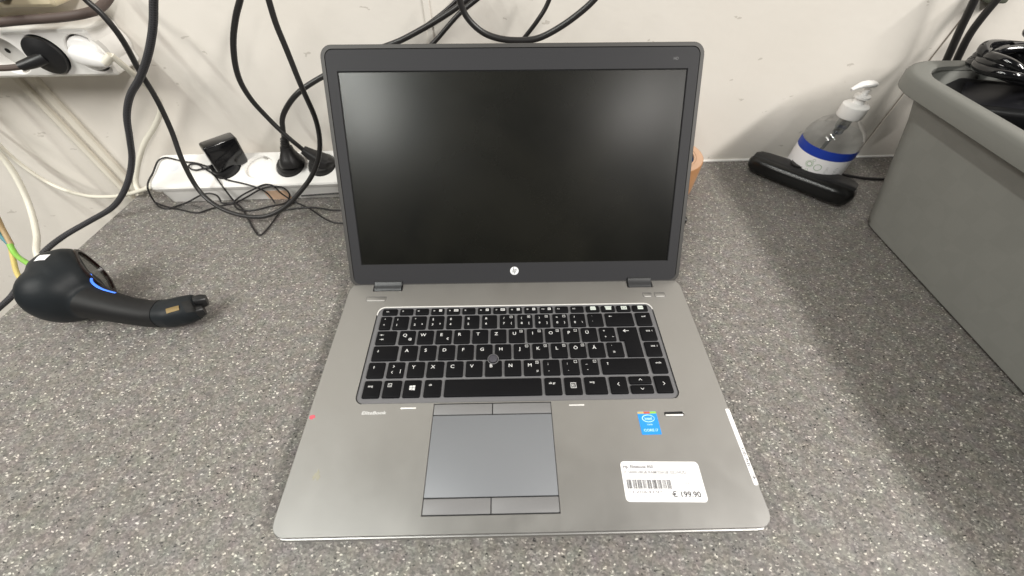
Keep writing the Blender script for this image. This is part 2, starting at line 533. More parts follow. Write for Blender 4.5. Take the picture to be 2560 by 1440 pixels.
def tube(P, r, n=10, per=6, smooth=True):
    Q = smooth_path(P, per) if smooth else [Vector(p) for p in P]
    rings, uv = [], []
    prev = None
    L = 0.0
    for i, p in enumerate(Q):
        d = (Q[min(i + 1, len(Q) - 1)] - Q[max(i - 1, 0)])
        if d.length < 1e-9: d = Vector((0, 0, 1))
        d.normalize()
        if prev is None:
            a = Vector((0, 0, 1)) if abs(d.z) < 0.9 else Vector((1, 0, 0))
            u = d.cross(a).normalized()
        else:
            u = (prev - d * prev.dot(d)).normalized()
        prev = u
        w = d.cross(u)
        if i: L += (p - Q[i - 1]).length
        rad = r(i / (len(Q) - 1)) if callable(r) else r
        rings.append([tuple(p + (u * math.cos(2 * math.pi * k / n) + w * math.sin(2 * math.pi * k / n)) * rad) for k in range(n)])
        uv += [(k / n, L) for k in range(n)]
    V, F = stack(rings)
    return V, F, uv

def cable(name, P, r, material, label=None, cat="cable", group=None, parent=None, n=10, per=6):
    V, F, uv = tube(P, r, n, per)
    if parent:
        return put(name, V, F, material, parent, uv=uv, angle=60)
    o = put(name, V, F, material, None, uv=uv, angle=60, loc=tuple(P[0]))
    return tag(o, label, cat, group)

def lathe(prof, origin, axis=(0, 0, 1), n=32, xdir=None, cap0=True, cap1=True):
    A = Vector(axis).normalized()
    X = Vector(xdir) if xdir else (Vector((1, 0, 0)) if abs(A.x) < 0.9 else Vector((0, 1, 0)))
    X = (X - A * X.dot(A)).normalized()
    Y = A.cross(X)
    O = Vector(origin)
    rings = [[tuple(O + A * h + (X * math.cos(2 * math.pi * k / n) + Y * math.sin(2 * math.pi * k / n)) * r) for k in range(n)] for r, h in prof]
    return stack(rings, cap0, cap1)

def loft(st, n=28, upv=(0, 0, 1), e=2.0):
    """stations (centre, half width, half height)"""
    C = [Vector(s[0]) for s in st]
    rings = []
    for i, s in enumerate(st):
        d = (C[min(i + 1, len(C) - 1)] - C[max(i - 1, 0)]).normalized()
        U = Vector(upv); U = (U - d * U.dot(d)).normalized()
        S = U.cross(d)
        ring = []
        for k in range(n):
            a = 2 * math.pi * k / n
            ca, sa = math.cos(a), math.sin(a)
            x = math.copysign(abs(ca) ** (2 / e), ca) * s[1]
            y = math.copysign(abs(sa) ** (2 / e), sa) * s[2]
            ring.append(tuple(C[i] + S * x + U * y))
        rings.append(ring)
    return stack(rings)

def box(x0, x1, y0, y1, z0, z1, T=None):
    V = [(x0, y0, z0), (x1, y0, z0), (x1, y1, z0), (x0, y1, z0), (x0, y0, z1), (x1, y0, z1), (x1, y1, z1), (x0, y1, z1)]
    F = [(3, 2, 1, 0), (4, 5, 6, 7), (0, 1, 5, 4), (1, 2, 6, 5), (2, 3, 7, 6), (3, 0, 4, 7)]
    if T: V = [T(*v) for v in V]
    return V, F

def ellipsoid(c, rx, ry, rz, n=28, m_=16, rot=0.0):
    V, F = [], []
    rings = []
    for i in range(1, m_):
        t = math.pi * i / m_
        ring = []
        for k in range(n):
            a = 2 * math.pi * k / n
            x, y, z = rx * math.sin(t) * math.cos(a), ry * math.sin(t) * math.sin(a), -rz * math.cos(t)
            ring.append((c[0] + x * math.cos(rot) - y * math.sin(rot), c[1] + x * math.sin(rot) + y * math.cos(rot), c[2] + z))
        rings.append(ring)
    return stack(rings)

_T = {}
def text_raw(s, bold=0.0):
    key = (s, bold)
    if key not in _T:
        cu = bpy.data.curves.new("lettering", 'FONT')
        cu.body = s
        cu.size = 1.0
        cu.resolution_u = 3
        cu.offset = bold
        ob = bpy.data.objects.new("lettering", cu)
        COL.objects.link(ob)
        dg = bpy.context.evaluated_depsgraph_get()
        me = bpy.data.meshes.new_from_object(ob.evaluated_get(dg))
        V = [(v.co.x, v.co.y) for v in me.vertices]
        F = [tuple(p.vertices) for p in me.polygons]
        bpy.data.objects.remove(ob, do_unlink=True)
        bpy.data.curves.remove(cu)
        bpy.data.meshes.remove(me)
        _T[key] = (V, F)
    return _T[key]

def text(s, x, y, h, T, ax='c', ay='c', sx=1.0, shear=0.0, rot=0.0, bold=0.0, cap=0.70, width=None):
    """flat lettering: h = height of a capital; T maps (u, v) to the world"""
    V, F = text_raw(s, bold)
    if not V: return [], []
    k = h / cap
    x0, x1 = min(v[0] for v in V), max(v[0] for v in V)
    if width: sx = width / ((x1 - x0) * k)
    ox = {'c': (x0 + x1) / 2, 'l': x0, 'r': x1}[ax]
    oy = {'c': cap / 2, 'b': 0, 't': cap}[ay]
    out = []
    for a, b in V:
        u, v = (a - ox) * k * sx, (b - oy) * k
        u += v * shear
        c, s_ = math.cos(rot), math.sin(rot)
        out.append(T(x + u * c - v * s_, y + u * s_ + v * c))
    return out, F

def flat(P, T):
    V = [T(x, y) for x, y in P]
    return V, [tuple(range(len(V)))]

# ------------------------------------------------------------------ the setting
def wy(x): return 0.506 + 0.03 * x          # front of the wall
def structure(name, V, F, material, smooth=False, **k):
    o = put(name, V, F, material, None, smooth=smooth, **k)
    o["kind"] = "structure"
    return o
def walldir(x, y, z):                        # x along the wall, y out of the wall (towards the room)
    c = 1 / math.sqrt(1 + 0.0009); s = 0.03 * c
    return (x * c + y * s, 0.506 + x * s - y * c, z)

V, F = box(-3.2, 3.2, -0.12, 0.0, -0.76, 2.3, walldir)
structure("wall", V, F, WALL)
V, F = box(-3.2, 3.2, -3.2, 0.75, -0.78, -0.75)
structure("floor", V, F, FLOOR)
# worktop: prism with a slightly eased front and end
T1 = [(-0.560, wy(-0.56) - 0.0015), (-0.582, 0.232), (-0.685, -0.95), (1.9, -0.95), (1.9, wy(1.9) - 0.0015)]
T1 = T1[:]  # clockwise or not is settled by recalculation
V = [(x, y, 0.0) for x, y in T1] + [(x, y, -0.028) for x, y in T1]
F = [tuple(range(5)), tuple(reversed(range(5, 10)))] + [(i, i + 5, (i + 1) % 5 + 5, (i + 1) % 5) for i in range(5)]
structure("worktop", V, F, DESK)
# bead of sealant along the back of the worktop
P = [(x, wy(x) - 0.001, 0.0005) for x in (-0.556, 0.0, 0.6, 1.2, 1.9)]
V, F, uv = tube(P, 0.0022, 8, 4)
structure("sealant_bead", V, F, WHITE, smooth=True)
# joint covers between the wall boards
for x, w_, h_ in ((-0.1035, 0.0075, 0.0022),):
    V, F = rslab(x, x + w_, -0.75, 2.29, 0.0008, 0.0, h_, 0.0008, 2, lambda a, b, c: walldir(a, c - 0.0003, b))
    structure("wall_joint_cover", V, F, WALL)
V, F = box(0.5745, 0.5757, -0.0002, 0.0006, 0.002, 2.29, walldir)
structure("wall_crack", V, F, mat("dark_joint", (0.24, 0.20, 0.165), 0.8))  # thin dark line at the joint between two wall boards
V, F = box(0.5758, 1.30, -0.0002, 0.0016, 0.002, 2.29, walldir)
structure("wall_board", V, F, WALL)
# flat duct running down the wall on the left
for x, w_ in ((-0.614, 0.011), (-0.632, 0.008)):
    V, F = rslab(x, x + w_, -0.74, 0.168, 0.001, 0.0, 0.006, 0.0015, 2, lambda a, b, c: walldir(a, c + 0.0002, b))
    o = put("cable_duct", V, F, OLDWHITE, None, loc=walldir(x, 0, -0.74))
    tag(o, "wider flat cream duct running down the wall under the wall socket strip" if w_ > 0.010 else "narrower flat cream duct on the wall, farther left of its twin", "duct", "cable ducts on the wall")

# ------------------------------------------------------------------ the laptop
LAP = thing("laptop", "open silver grey laptop with a dark switched-off screen and white price label", "laptop", (0, 0.12, 0))
HW = 0.1877
ZD = 0.0200
YB = 0.2437
def flatT(z): return lambda x, y: (x, y, z)
def arc(cx, cy, r, a0, a1, n=6):
    return [(cx + r * math.cos(R(a0 + (a1 - a0) * i / n)), cy + r * math.sin(R(a0 + (a1 - a0) * i / n))) for i in range(n + 1)]
# palm rest / deck outline, with the two hinge notches at the back
NL, NR = (-0.1610, -0.1283), (0.1272, 0.1557)
YN = 0.2325
outer = arc(-HW + 0.0105, 0.0105, 0.0110, 180, 270) + arc(HW - 0.0105, 0.0105, 0.0110, 270, 360) + arc(HW - 0.012, YB - 0.012, 0.012, 0, 90)
outer += [(NR[1], YB), (NR[1], YN), (NR[0], YN), (NR[0], YB), (NL[1], YB), (NL[1], YN), (NL[0], YN), (NL[0], YB)]
outer += arc(-HW + 0.012, YB - 0.012, 0.012, 90, 180)
WX0, WX1, WY0, WY1 = -0.1495, 0.1475, 0.1010, 0.2096
well = rr(WX0, WX1, WY0, WY1, 0.0075, 5)
PX0, PX1, PY0, PY1 = -0.0774, 0.0286, 0.0118, 0.0998
pad = [(PX0, PY0), (PX1, PY0), (PX1, PY1), (PX0, PY1)]
slot = rr(0.1287, 0.1461, 0.0846, 0.0886, 0.0012, 2)
V, F = holed(outer, [well, pad, slot], ZD, 0.0165, ch=0.0005, chh=0.00025)
deck = put("palm_rest", V, F, SILVER, LAP, angle=50)
# lower shell: a hair wider, separated by a dark seam
V, F = rslab(-HW + 0.0012, HW - 0.0012, 0.0012, YB - 0.002, 0.0125, 0.0155, 0.0169, 0.0)
put("seam", V, F, SEAM, LAP)
V, F = rslab(-HW - 0.0010, HW + 0.0010, -0.0016, YB + 0.006, 0.0120, 0.0022, 0.0160, 0.0012, 6, tb=0.005)
put("base_shell", V, F, SILVER, LAP)
for x in (-0.15, 0.15):
    for y in (0.025, 0.225):
        V, F = lathe([(0.007, 0.0001), (0.0075, 0.0006), (0.0075, 0.0026)], (x, y, 0))
        put("foot", V, F, RUBBER, LAP)
# keyboard plate and its polished rim
V, F = rslab(WX0 - 0.0006, WX1 + 0.0006, WY0 - 0.0006, WY1 + 0.0006, 0.008, 0.0172, 0.01925)
plate = put("keyboard_plate", V, F, PLATE, LAP)
rim_path = [(WX0 + 0.0004, 0.199)] + arc(WX0 + 0.0079, WY1 - 0.0079, 0.0075, 180, 90, 6) + [(-0.06, WY1 - 0.0004), (0.06, WY1 - 0.0004)] + arc(WX1 - 0.0079, WY1 - 0.0079, 0.0075, 90, 0, 6)
V, F, uv = tube([(x, y, 0.02005) for x, y in rim_path], 0.00072, 6, 1, smooth=False)
put("keyboard_rim", V, F, CHROME, LAP)
for xs, pts in ((WX0, [(WX0 - 0.0001, 0.2), (WX0 - 0.0001, 0.15), (WX0 - 0.0001, 0.1085)] + arc(WX0 + 0.0074, WY0 + 0.0074, 0.0076, 180, 262, 6)),
                (WX1, [(WX1 + 0.0001, 0.2), (WX1 + 0.0001, 0.15), (WX1 + 0.0001, 0.1085)] + arc(WX1 - 0.0074, WY0 + 0.0074, 0.0076, 0, -70, 6))):
    V, F, uv = tube([(x, y, 0.0198) for x, y in pts], 0.00045, 6, 1, smooth=False)
    put("rim_seam", V, F, SEAM, LAP)  # dark seam along both sides of the keyboard well

# touchpad and its buttons, each sitting in the dark pocket
V, F = box(PX0 - 0.0003, PX1 + 0.0003, PY0 - 0.0003, PY1 + 0.0003, 0.0171, 0.0180)
put("pad_pocket", V, F, SEAM, LAP)
g = 0.0004
V, F = rslab(PX0 + g, PX1 - g, 0.0243, 0.0889, 0.0004, 0.0181, 0.01975, 0.0002, 2)
put("touchpad", V, F, PAD, LAP)
for x0, x1, y0, y1 in ((PX0 + g, -0.0247, 0.0898, PY1 - g), (-0.0240, PX1 - g, 0.0898, PY1 - g), (PX0 + g, -0.0248, PY0 + 0.0008, 0.0235), (-0.0241, PX1 - g, PY0 + 0.0008, 0.0235)):
    V, F = rslab(x0, x1, y0, y1, 0.0006, 0.0181, 0.0197, 0.0005, 3)
    put("touchpad_button", V, F, TPBUTTON, LAP)
# fingerprint reader
V, F = box(0.1284, 0.1464, 0.0843, 0.0889, 0.0171, 0.0185)
put("fingerprint_slot", V, F, SEAM, LAP)
V, F = rslab(0.1296, 0.1456, 0.0851, 0.0866, 0.0006, 0.0185, 0.0197, 0.0004, 3)
put("fingerprint_sensor", V, F, CHROME, LAP)
# two polished dashes under the keyboard
for x0, x1 in ((-0.1071, -0.0930), (0.0447, 0.0586)):
    V, F = rslab(x0, x1, 0.0956, 0.0969, 0.0006, 0.0199, 0.0206, 0.0004, 3)
    put("status_light", V, F, CHROME, LAP)
# power button and the two small ones on the right
for x0, x1 in ((-0.1655, -0.1440), (0.1418, 0.1512), (0.1548, 0.1662)):
    V, F = rslab(x0 - 0.0003, x1 + 0.0003, 0.2181, 0.2244, 0.0008, 0.0198, 0.02003)
    put("button_gap", V, F, mat("button_gap_grey", (0.10, 0.10, 0.105), 0.6), LAP)
    V, F = rslab(x0, x1, 0.2184, 0.2241, 0.0007, 0.0199, 0.02035, 0.0003, 3)
    b = put("deck_button", V, F, SILVER, LAP)
    V, F = rslab(x0 + 0.0012, x1 - 0.0012, 0.2184, 0.2188, 0.0001, 0.0200, 0.02050, 0.0001, 2)
    put("button_lip", V, F, CHROME, b)

# ---- keys
RB = {'F': (0.1986, 0.2066), 'N': (0.1802, 0.1966), 'Q': (0.1622, 0.1784), 'A': (0.1440, 0.1606), 'Y': (0.1257, 0.1423), 'S': (0.1060, 0.1232)}
keys = []
def key(row, x0, x1, *leg, y0=None, y1=None):
    a, b = RB[row]
    keys.append((x0 / 1000, x1 / 1000, (y0 / 1000 if y0 else a), (y1 / 1000 if y1 else b), leg))
ROUND = 'round'
L_ = lambda s: (s, 0.36, 0.64, 3.4, 0)
P_ = 18.69
W_ = 16.4
# function row
key('F', -144, -128, ('esc', 0.36, 0.50, 1.5, 0))
icons = {3: 'sq', 4: 'wide', 6: 'sq2', 7: 'wide', 8: 'sq', 9: 'box', 10: 'sq2'}
for i in range(12):
    x = -125.3 + 16.72 * i
    leg = [('f%d' % (i + 1), 0.24, 0.52, 1.5, 0)]
    if (i + 1) in icons:
        leg.append(('#' + icons[i + 1], 0.72, 0.55, 3.4, 0))
    key('F', x, x + 14.2, *leg)
for x0, x1, ic in ((75.1, 89.8, 'pr1'), (91.7, 106.5, 'pr2'), (108.5, 123.5, 'pr3'), (125.6, 142.1, 'pr4')):
    key('F', x0, x1, ('#' + ic, 0.52, 0.52, 7.0, 0))
# number row
key('N', -144.1, -132.4, ('°', 0.42, 0.72, 2.4, 0), ('^', 0.42, 0.30, 2.4, 0))
num = [('1', '!', '', ''), ('2', '"', '²', ''), ('3', '§', '³', ''), ('4', '$', '', ''), ('5', '%', '', ''), ('6', '&', '', ''), ('7', '/', '{', '7'),
       ('8', '(', '[', '8'), ('9', ')', ']', '9'), ('0', '=', '}', '*'), ('ß', '?', '\\', ''), ('´', '`', '', '')]
for i, (lo, hi, r3, kp) in enumerate(num):
    x = -130.2 + P_ * i
    leg = [(lo, 0.28, 0.30, 2.5, 0), (hi, 0.28, 0.72, 2.4, 0)]
    if r3: leg.append((r3, 0.76, 0.30, 2.3 if r3 not in '²³' else 3.0, 0))
    if kp: leg.append(('[]' + kp, 0.76, 0.80, 3.2, 0))
    key('N', x, x + W_ - 0.4, *leg)
key('N', 94.0, 123.6, ('#left', 0.18, 0.72, 3.0, 0))
key('N', 126.5, 142.5, ('entf', 0.52, 0.68, 1.8, 0))
# Q row
key('Q', -144.1, -123.9, ('#tab1', 0.28, 0.68, 3.6, 0), ('#tab2', 0.28, 0.34, 3.6, 0))
for i, c in enumerate('QWERTZUIOPÜ+'):
    x = -120.9 + P_ * i
    leg = [L_(c)] if c != '+' else [('*', 0.30, 0.70, 2.6, 0), ('+', 0.34, 0.28, 2.4, 0), ('~', 0.80, 0.28, 2.2, 0)]
    if c == 'Q': leg.append(('@', 0.72, 0.34, 2.3, 0))
    if c == 'E': leg.append(('€', 0.76, 0.32, 2.5, 0))
    if c in 'UIOP': leg.append(('[]' + {'U': '4', 'I': '5', 'O': '6', 'P': '-'}[c], 0.78, 0.80, 3.2, 0))
    key('Q', x, x + W_, *leg)
key('Q', 127.1, 143.2, ('bild↑', 0.50, 0.68, 1.8, 0))
# A row
key('A', -144.2, -119.4, ('#down', 0.22, 0.62, 2.8, 0))
for i, c in enumerate('ASDFGHJKLÖÄ'):
    x = -116.2 + P_ * i
    leg = [L_(c)]
    if c in 'JKLÖ': leg.append(('[]' + {'J': '1', 'K': '2', 'L': '3', 'Ö': '+'}[c], 0.80, 0.82, 3.2, 0))
    key('A', x, x + W_, *leg)
key('A', 89.6, 105.7, ("'", 0.30, 0.70, 2.4, 0), ('#hash', 0.38, 0.30, 2.4, 0))
key('A', 127.7, 143.3, ('bild↓', 0.52, 0.68, 1.8, 0))
# Y row
key('Y', -144.9, -128.8, ('#up', 0.36, 0.66, 2.8, 0))
key('Y', -126.0, -109.8, ('>', 0.34, 0.70, 2.5, 0), ('<', 0.34, 0.32, 2.5, 0), ('|', 0.80, 0.40, 3.0, 0))
yl = [('Y',), ('X',), ('C',), ('V',), ('B',), ('N',), ('M',), (';', ','), (':', '.'), ('_', '-')]
for i, t in enumerate(yl):
    x = -106.8 + P_ * i
    leg = [L_(t[0])] if len(t) == 1 else [(t[0], 0.30, 0.72, 2.4, 0), (t[1], 0.32, 0.30, 2.4, 0)]
    if t[0] == 'M': leg += [('[]0', 0.80, 0.82, 3.2, 0), ('µ', 0.80, 0.28, 2.4, 0)]
    if t[0] == ':': leg.append(('[],', 0.80, 0.82, 3.2, 0))
    if t[0] == '_': leg.append(('[]/', 0.80, 0.82, 3.2, 0))
    key('Y', x, x + W_ - 0.1, *leg)
key('Y', 80.7, 124.9, ('#up', 0.14, 0.66, 2.8, 0))
key('Y', 128.7, 143.8, ('ende', 0.50, 0.66, 1.8, 0))
# bottom row
key('S', -144.6, -128.7, ('strg', 0.40, 0.66, 1.9, 0))
key('S', -126.3, -109.7, ('#fn', 0.36, 0.70, 3.3, 0))
key('S', -107.5, -91.4, ('#win', 0.52, 0.52, 5.2, 0))
key('S', -88.3, -72.3, ('alt', 0.36, 0.68, 1.9, 0))
key('S', -69.5, 21.5)
key('S', 24.2, 40.1, ('alt gr', 0.45, 0.66, 1.9, 0))
key('S', 42.8, 59.0, ('#menu', 0.50, 0.50, 5.0, 0))
key('S', 61.7, 82.4, ('strg', 0.34, 0.68, 1.9, 0))
key('S', 85.3, 101.6, ('<', 0.50, 0.52, 3.2, 0))
key('S', 104.0, 125.1, ('#chup', 0.50, 0.44, 3.0, 0), y0=115.3, y1=123.2)
key('S', 104.0, 125.1, ('#chdn', 0.50, 0.52, 3.0, 0), y0=106.0, y1=114.3)
key('S', 127.8, 143.2, ('>', 0.50, 0.52, 3.2, 0))

ZK = 0.02115
def poly(P, T): return [T(x, y) for x, y in P], [tuple(range(len(P)))]
def frame(x, y, w, h, t, T):
    a = [(x - w / 2, y - h / 2), (x + w / 2, y - h / 2), (x + w / 2, y + h / 2), (x - w / 2, y + h / 2)]
    b = [(x - w / 2 + t, y - h / 2 + t), (x + w / 2 - t, y - h / 2 + t), (x + w / 2 - t, y + h / 2 - t), (x - w / 2 + t, y + h / 2 - t)]
    return [T(*p) for p in a + b], [(i, (i + 1) % 4, (i + 1) % 4 + 4, i + 4) for i in range(4)]
def rect(x, y, w, h, T): return poly([(x - w / 2, y - h / 2), (x + w / 2, y - h / 2), (x + w / 2, y + h / 2), (x - w / 2, y + h / 2)], T)
def arrow(x, y, s, ang, T, t=0.0005):
    c, d = math.cos(R(ang)), math.sin(R(ang))
    T2 = lambda u, v: T(x + u * c - v * d, y + u * d + v * c)
    sh = poly([(-s / 2, -t / 2), (s / 2 - s * 0.3, -t / 2), (s / 2 - s * 0.3, t / 2), (-s / 2, t / 2)], T2)
    hd = poly([(s / 2 - s * 0.42, -s * 0.30), (s / 2, 0), (s / 2 - s * 0.42, s * 0.30)], T2)
    return join(sh, hd)
def chevron(x, y, s, ang, T, t=0.0005):
    c, d = math.cos(R(ang)), math.sin(R(ang))
    T2 = lambda u, v: T(x + u * c - v * d, y + u * d + v * c)
    return poly([(-s * 0.25, s * 0.5), (s * 0.25, 0), (-s * 0.25, -s * 0.5), (-s * 0.25 + t * 1.4, -s * 0.5), (s * 0.25 + t * 1.4, 0), (-s * 0.25 + t * 1.4, s * 0.5)][::-1], T2)
def glyph(s, x, y, h, T):
    h = h / 1000
    if s.startswith('[]') and len(s) > 2:
        fr = frame(x, y, 0.0029, 0.0029, 0.00032, T)
        return join(fr, text(s[2:], x, y, 0.0015, T, bold=0.01))
    if not s.startswith('#'):
        s2 = s.replace('↑', '').replace('↓', '')
        parts = []
        if s in ('<', '>'):
            return chevron(x, y, h, 0 if s == '>' else 180, T)
        big = h > 0.003
        parts.append(text(s2, x, y, h, T, bold=0.010 if big else 0.014, sx=1.12 if big else 1.1, ay='c'))
        if s2 != s:
            parts.append(arrow(x + 0.0042, y, 0.0018, 90 if '↑' in s else 270, T, 0.0003))
        return join(*parts)
    k = s[1:]
    if k == 'left': return arrow(x, y, 0.0034, 180, T)
    if k == 'enter': return arrow(x, y, 0.0062, 180, T, 0.0006)
    if k == 'up': return arrow(x, y, 0.0029, 90, T)
    if k == 'down': return arrow(x, y, 0.0029, 270, T)
    if k == 'tab1': return join(arrow(x, y, 0.0036, 180, T, 0.0004), rect(x - 0.0021, y, 0.0003, 0.0018, T))
    if k == 'tab2': return join(arrow(x, y, 0.0036, 0, T, 0.0004), rect(x + 0.0021, y, 0.0003, 0.0018, T))
    if k == 'chup': return chevron(x, y, 0.0030, 90, T)
    if k == 'chdn': return chevron(x, y, 0.0030, 270, T)
    if k == 'hash':
        q = [rect(x + d, y, 0.0004, 0.0024, T) for d in (-0.0005, 0.0005)]
        T2 = lambda u, v: (T(u, v)[0], T(u, v)[1], T(u, v)[2] + 0.00002)
        return join(*q, *[rect(x, y + d, 0.0024, 0.0004, T2) for d in (-0.0005, 0.0005)])
    if k == 'win':
        q = []
        for sx_ in (0, 1):
            for sy_ in (0, 1):
                a = -0.0026 if sx_ == 0 else 0.00015
                b = -0.00015 if sx_ == 0 else 0.0026
                ya, yb = (-0.0024, -0.00015) if sy_ == 0 else (0.00015, 0.0024)
                f = lambda u: 0.82 + 0.18 * (u + 0.0026) / 0.0052
                q.append(poly([(x + a, y + ya * f(a)), (x + b, y + ya * f(b)), (x + b, y + yb * f(b)), (x + a, y + yb * f(a))], T))
        return join(*q)
    if k == 'menu':
        return join(frame(x, y, 0.0052, 0.0054, 0.0005, T), *[rect(x, y + d, 0.0022, 0.00045, T) for d in (-0.001, 0, 0.001)], rect(x - 0.0013, y, 0.0003, 0.0028, T))
    if k == 'fn':
        return join(frame(x, y, 0.0036, 0.0036, 0.0004, T), text('fn', x, y, 0.0014, T, bold=0.01))
    if k in ('sq', 'sq2', 'box'):
        q = frame(x, y, 0.0031, 0.0030, 0.0007, T)
        return join(q, rect(x, y, 0.0008 if k != 'sq' else 0.0013, 0.0009, T))
    if k == 'wide':
        return join(frame(x, y, 0.0046, 0.0030, 0.0006, T), *[rect(x, y + d, 0.0032, 0.0005, T) for d in (-0.0005, 0.0005)])
    if k.startswith('pr'):
        w = 0.0062
        sh = {'pr1': 0.0006, 'pr2': -0.0008, 'pr3': 0.0, 'pr4': 0.0004}[k]
        top = poly([(x - w / 2, y + 0.0003), (x + w / 2, y + 0.0003), (x + w / 2 - sh, y + 0.0024), (x - w / 2 + sh, y + 0.0024)], T)
        bot = poly([(x - w / 2 + 0.0002, y - 0.0022), (x + w / 2 - 0.0002, y - 0.0022), (x + w / 2, y + 0.0000), (x - w / 2, y + 0.0000)], T)
        return join(top, bot) if k != 'pr3' else join(frame(x, y, w, 0.0044, 0.0012, T), rect(x, y, 0.0028, 0.0014, T))
    return [], []
INKW = mat("foil_print", (0.55, 0.60, 0.56), 0.5)
def keycap(x0, x1, y0, y1):
    rings = []
    for ix, iy0, iy1, z in ((0, 0, 0, 0.0188), (0, 0, 0, 0.0200), (0.0003, 0.0006, 0.0003, 0.0209), (0.0008, 0.0012, 0.0008, 0.02112)):
        rings.append([(px, py, z) for px, py in rr(x0 + ix, x1 - ix, y0 + iy0, y1 - iy1, 0.0013, 3)])
    return stack(rings)
for x0, x1, y0, y1, leg in keys:
    V, F = keycap(x0, x1, y0, y1)
    k = put("key", V, F, KEY, LAP, angle=40)
    gl = [glyph(s, x0 + fx * (x1 - x0), y0 + 0.0006 + fy * (y1 - y0 - 0.0006), h, flatT(ZK + 0.00004)) for s, fx, fy, h, _ in leg]
    gl = [q for q in gl if q[0]]
    if gl:
        V, F = join(*gl)
        foil = leg[0][0].startswith('#pr')
        put("key_legend", V, F, INKW if foil else (INKG if leg[0][0] in ('´', "'") else INK), k, smooth=False)
# the tall enter key
ent = [(0.1042, 0.1622), (0.1087, 0.1622), (0.1087, 0.1440), (0.1245, 0.1440), (0.1243, 0.1784), (0.1041, 0.1784)]
def shrink(P, d):
    n = len(P); out = []
    for i in range(n):
        a, b, c = Vector(P[i - 1]), Vector(P[i]), Vector(P[(i + 1) % n])
        n1 = Vector((-(b - a).y, (b - a).x)).normalized(); n2 = Vector((-(c - b).y, (c - b).x)).normalized()
        out.append((b.x + (n1.x + n2.x) * d, b.y + (n1.y + n2.y) * d))
    return out
rings = [[(x, y, z) for x, y in shrink(ent, d)] for d, z in ((0, 0.0188), (0, 0.0200), (0.0003, 0.0209), (0.0009, 0.02112))]
V, F = stack(rings)
k = put("key", V, F, KEY, LAP, angle=40)
V, F = glyph('#enter', 0.1122, 0.1738, 4, flatT(ZK + 0.00004))
put("key_legend", V, F, INK, k, smooth=False)
# pointing stick between G, H and B
V, F = lathe([(0.0045, 0.0192), (0.0045, 0.0203), (0.0036, 0.0206), (0.0036, 0.0216), (0.0043, 0.0222), (0.0043, 0.0227), (0.0036, 0.0232), (0.0018, 0.0234)], (-0.0243, 0.1436, 0), n=24)
put("pointing_stick", V, F, mat("stick_rubber", (0.052, 0.050, 0.062), 0.7, bump=0.3, bscale=900), LAP)
V, F = lathe([(0.0056, 0.0186), (0.0056, 0.02125), (0.0047, 0.02125), (0.0047, 0.0192)], (-0.0243, 0.1436, 0), n=24)
put("stick_collar", V, F, PLATE, LAP)

# lettering and stickers on the palm rest
V, F = text("EliteBook", -0.1409, 0.0912, 0.0029, flatT(ZD + 0.00008), 'l', 'b', shear=0.2, bold=0.02, width=0.0218)
put("palm_rest_lettering", V, F, INK, LAP, smooth=False)
def quad(c, n=4):
    return c
ch = {'a': (0.1056, 0.0894), 'b': (0.1218, 0.0895), 'c': (0.1214, 0.0690), 'd': (0.1040, 0.0688)}
V, F = rslab(0.1046, 0.1216, 0.0689, 0.0893, 0.0006, 0.02003, 0.02018)
st = put("chip_sticker", V, F, BLUE, LAP, smooth=False)
for i in range(3):
    V, F = box(0.1047 + 0.0056 * i, 0.1047 + 0.0056 * (i + 1), 0.0871, 0.0891, 0.02019, 0.02022)
    put("foil_strip", V, F, (BAND[0], BAND[1], BAND[2])[(0, 1, 2)[i]], st, smooth=False)
Z1 = 0.02024
el = [(0.1132 + 0.0056 * math.cos(a), 0.0829 + 0.0034 * math.sin(a)) for a in [2 * math.pi * i / 28 for i in range(28)]]
el2 = [(0.1134 + 0.0050 * math.cos(a), 0.0829 + 0.0027 * math.sin(a)) for a in [2 * math.pi * i / 28 for i in range(28)]]
T = flatT(Z1)
ringm = ([T(*p) for p in el + el2], [(i, (i + 1) % 28, (i + 1) % 28 + 28, i + 28) for i in range(28)])
V, F = join(ringm, text("intel", 0.1132, 0.0829, 0.0026, T, bold=0.02), text("inside", 0.1134, 0.0777, 0.0015, T, bold=0.01), text("CORE i7", 0.1132, 0.0727, 0.0021, T, bold=0.02, width=0.0125))
put("sticker_print", V, F, PALEBLUE, st, smooth=False)
# price label (slightly turned)
ang = R(-1.4)
def PT(z):
    def f(u, v):
        c, s = math.cos(ang), math.sin(ang)
        return (0.1125 + u * c - v * s, 0.0325 + u * s + v * c, z)
    return f
P0 = rr(-0.0318, 0.0318, -0.0147, 0.0147, 0.0030, 5)
T = PT(0.02003)
V, F = stack([[PT(0.02002)(*p) for p in P0], [PT(0.02014)(*p) for p in P0]])
pl = put("price_label", V, F, PAPER, LAP, smooth=False)
T = PT(0.02019)
V, F = text("Hp. Elitebook 850", -0.0299, 0.0107, 0.0024, T, 'l', 'c', bold=0.02, width=0.0245)
put("label_print", V, F, INKB, pl, smooth=False)
V, F = join(text("i7 5600U/8GB RAM/256GB SSD/HUD", -0.0297, 0.0066, 0.0022, T, 'l', 'c', bold=0.02, width=0.0500),
            text("Gut", 0.0190, -0.0008, 0.0020, T), text("2107 2020", -0.0285, -0.0112, 0.0014, T, 'l', 'c', width=0.0125))
put("label_fine_print", V, F, INKL, pl, smooth=False)
V, F = join(text("\u20ac 199.90", 0.0275, -0.0092, 0.0040, T, 'r', 'c', bold=0.022, width=0.0225), text("*1206419*", -0.0155, -0.0078, 0.0017, T, 'c', 'c', width=0.027))
put("label_price", V, F, INKB, pl, smooth=False)
bars = []
x = -0.0290
rb = random.Random(5)
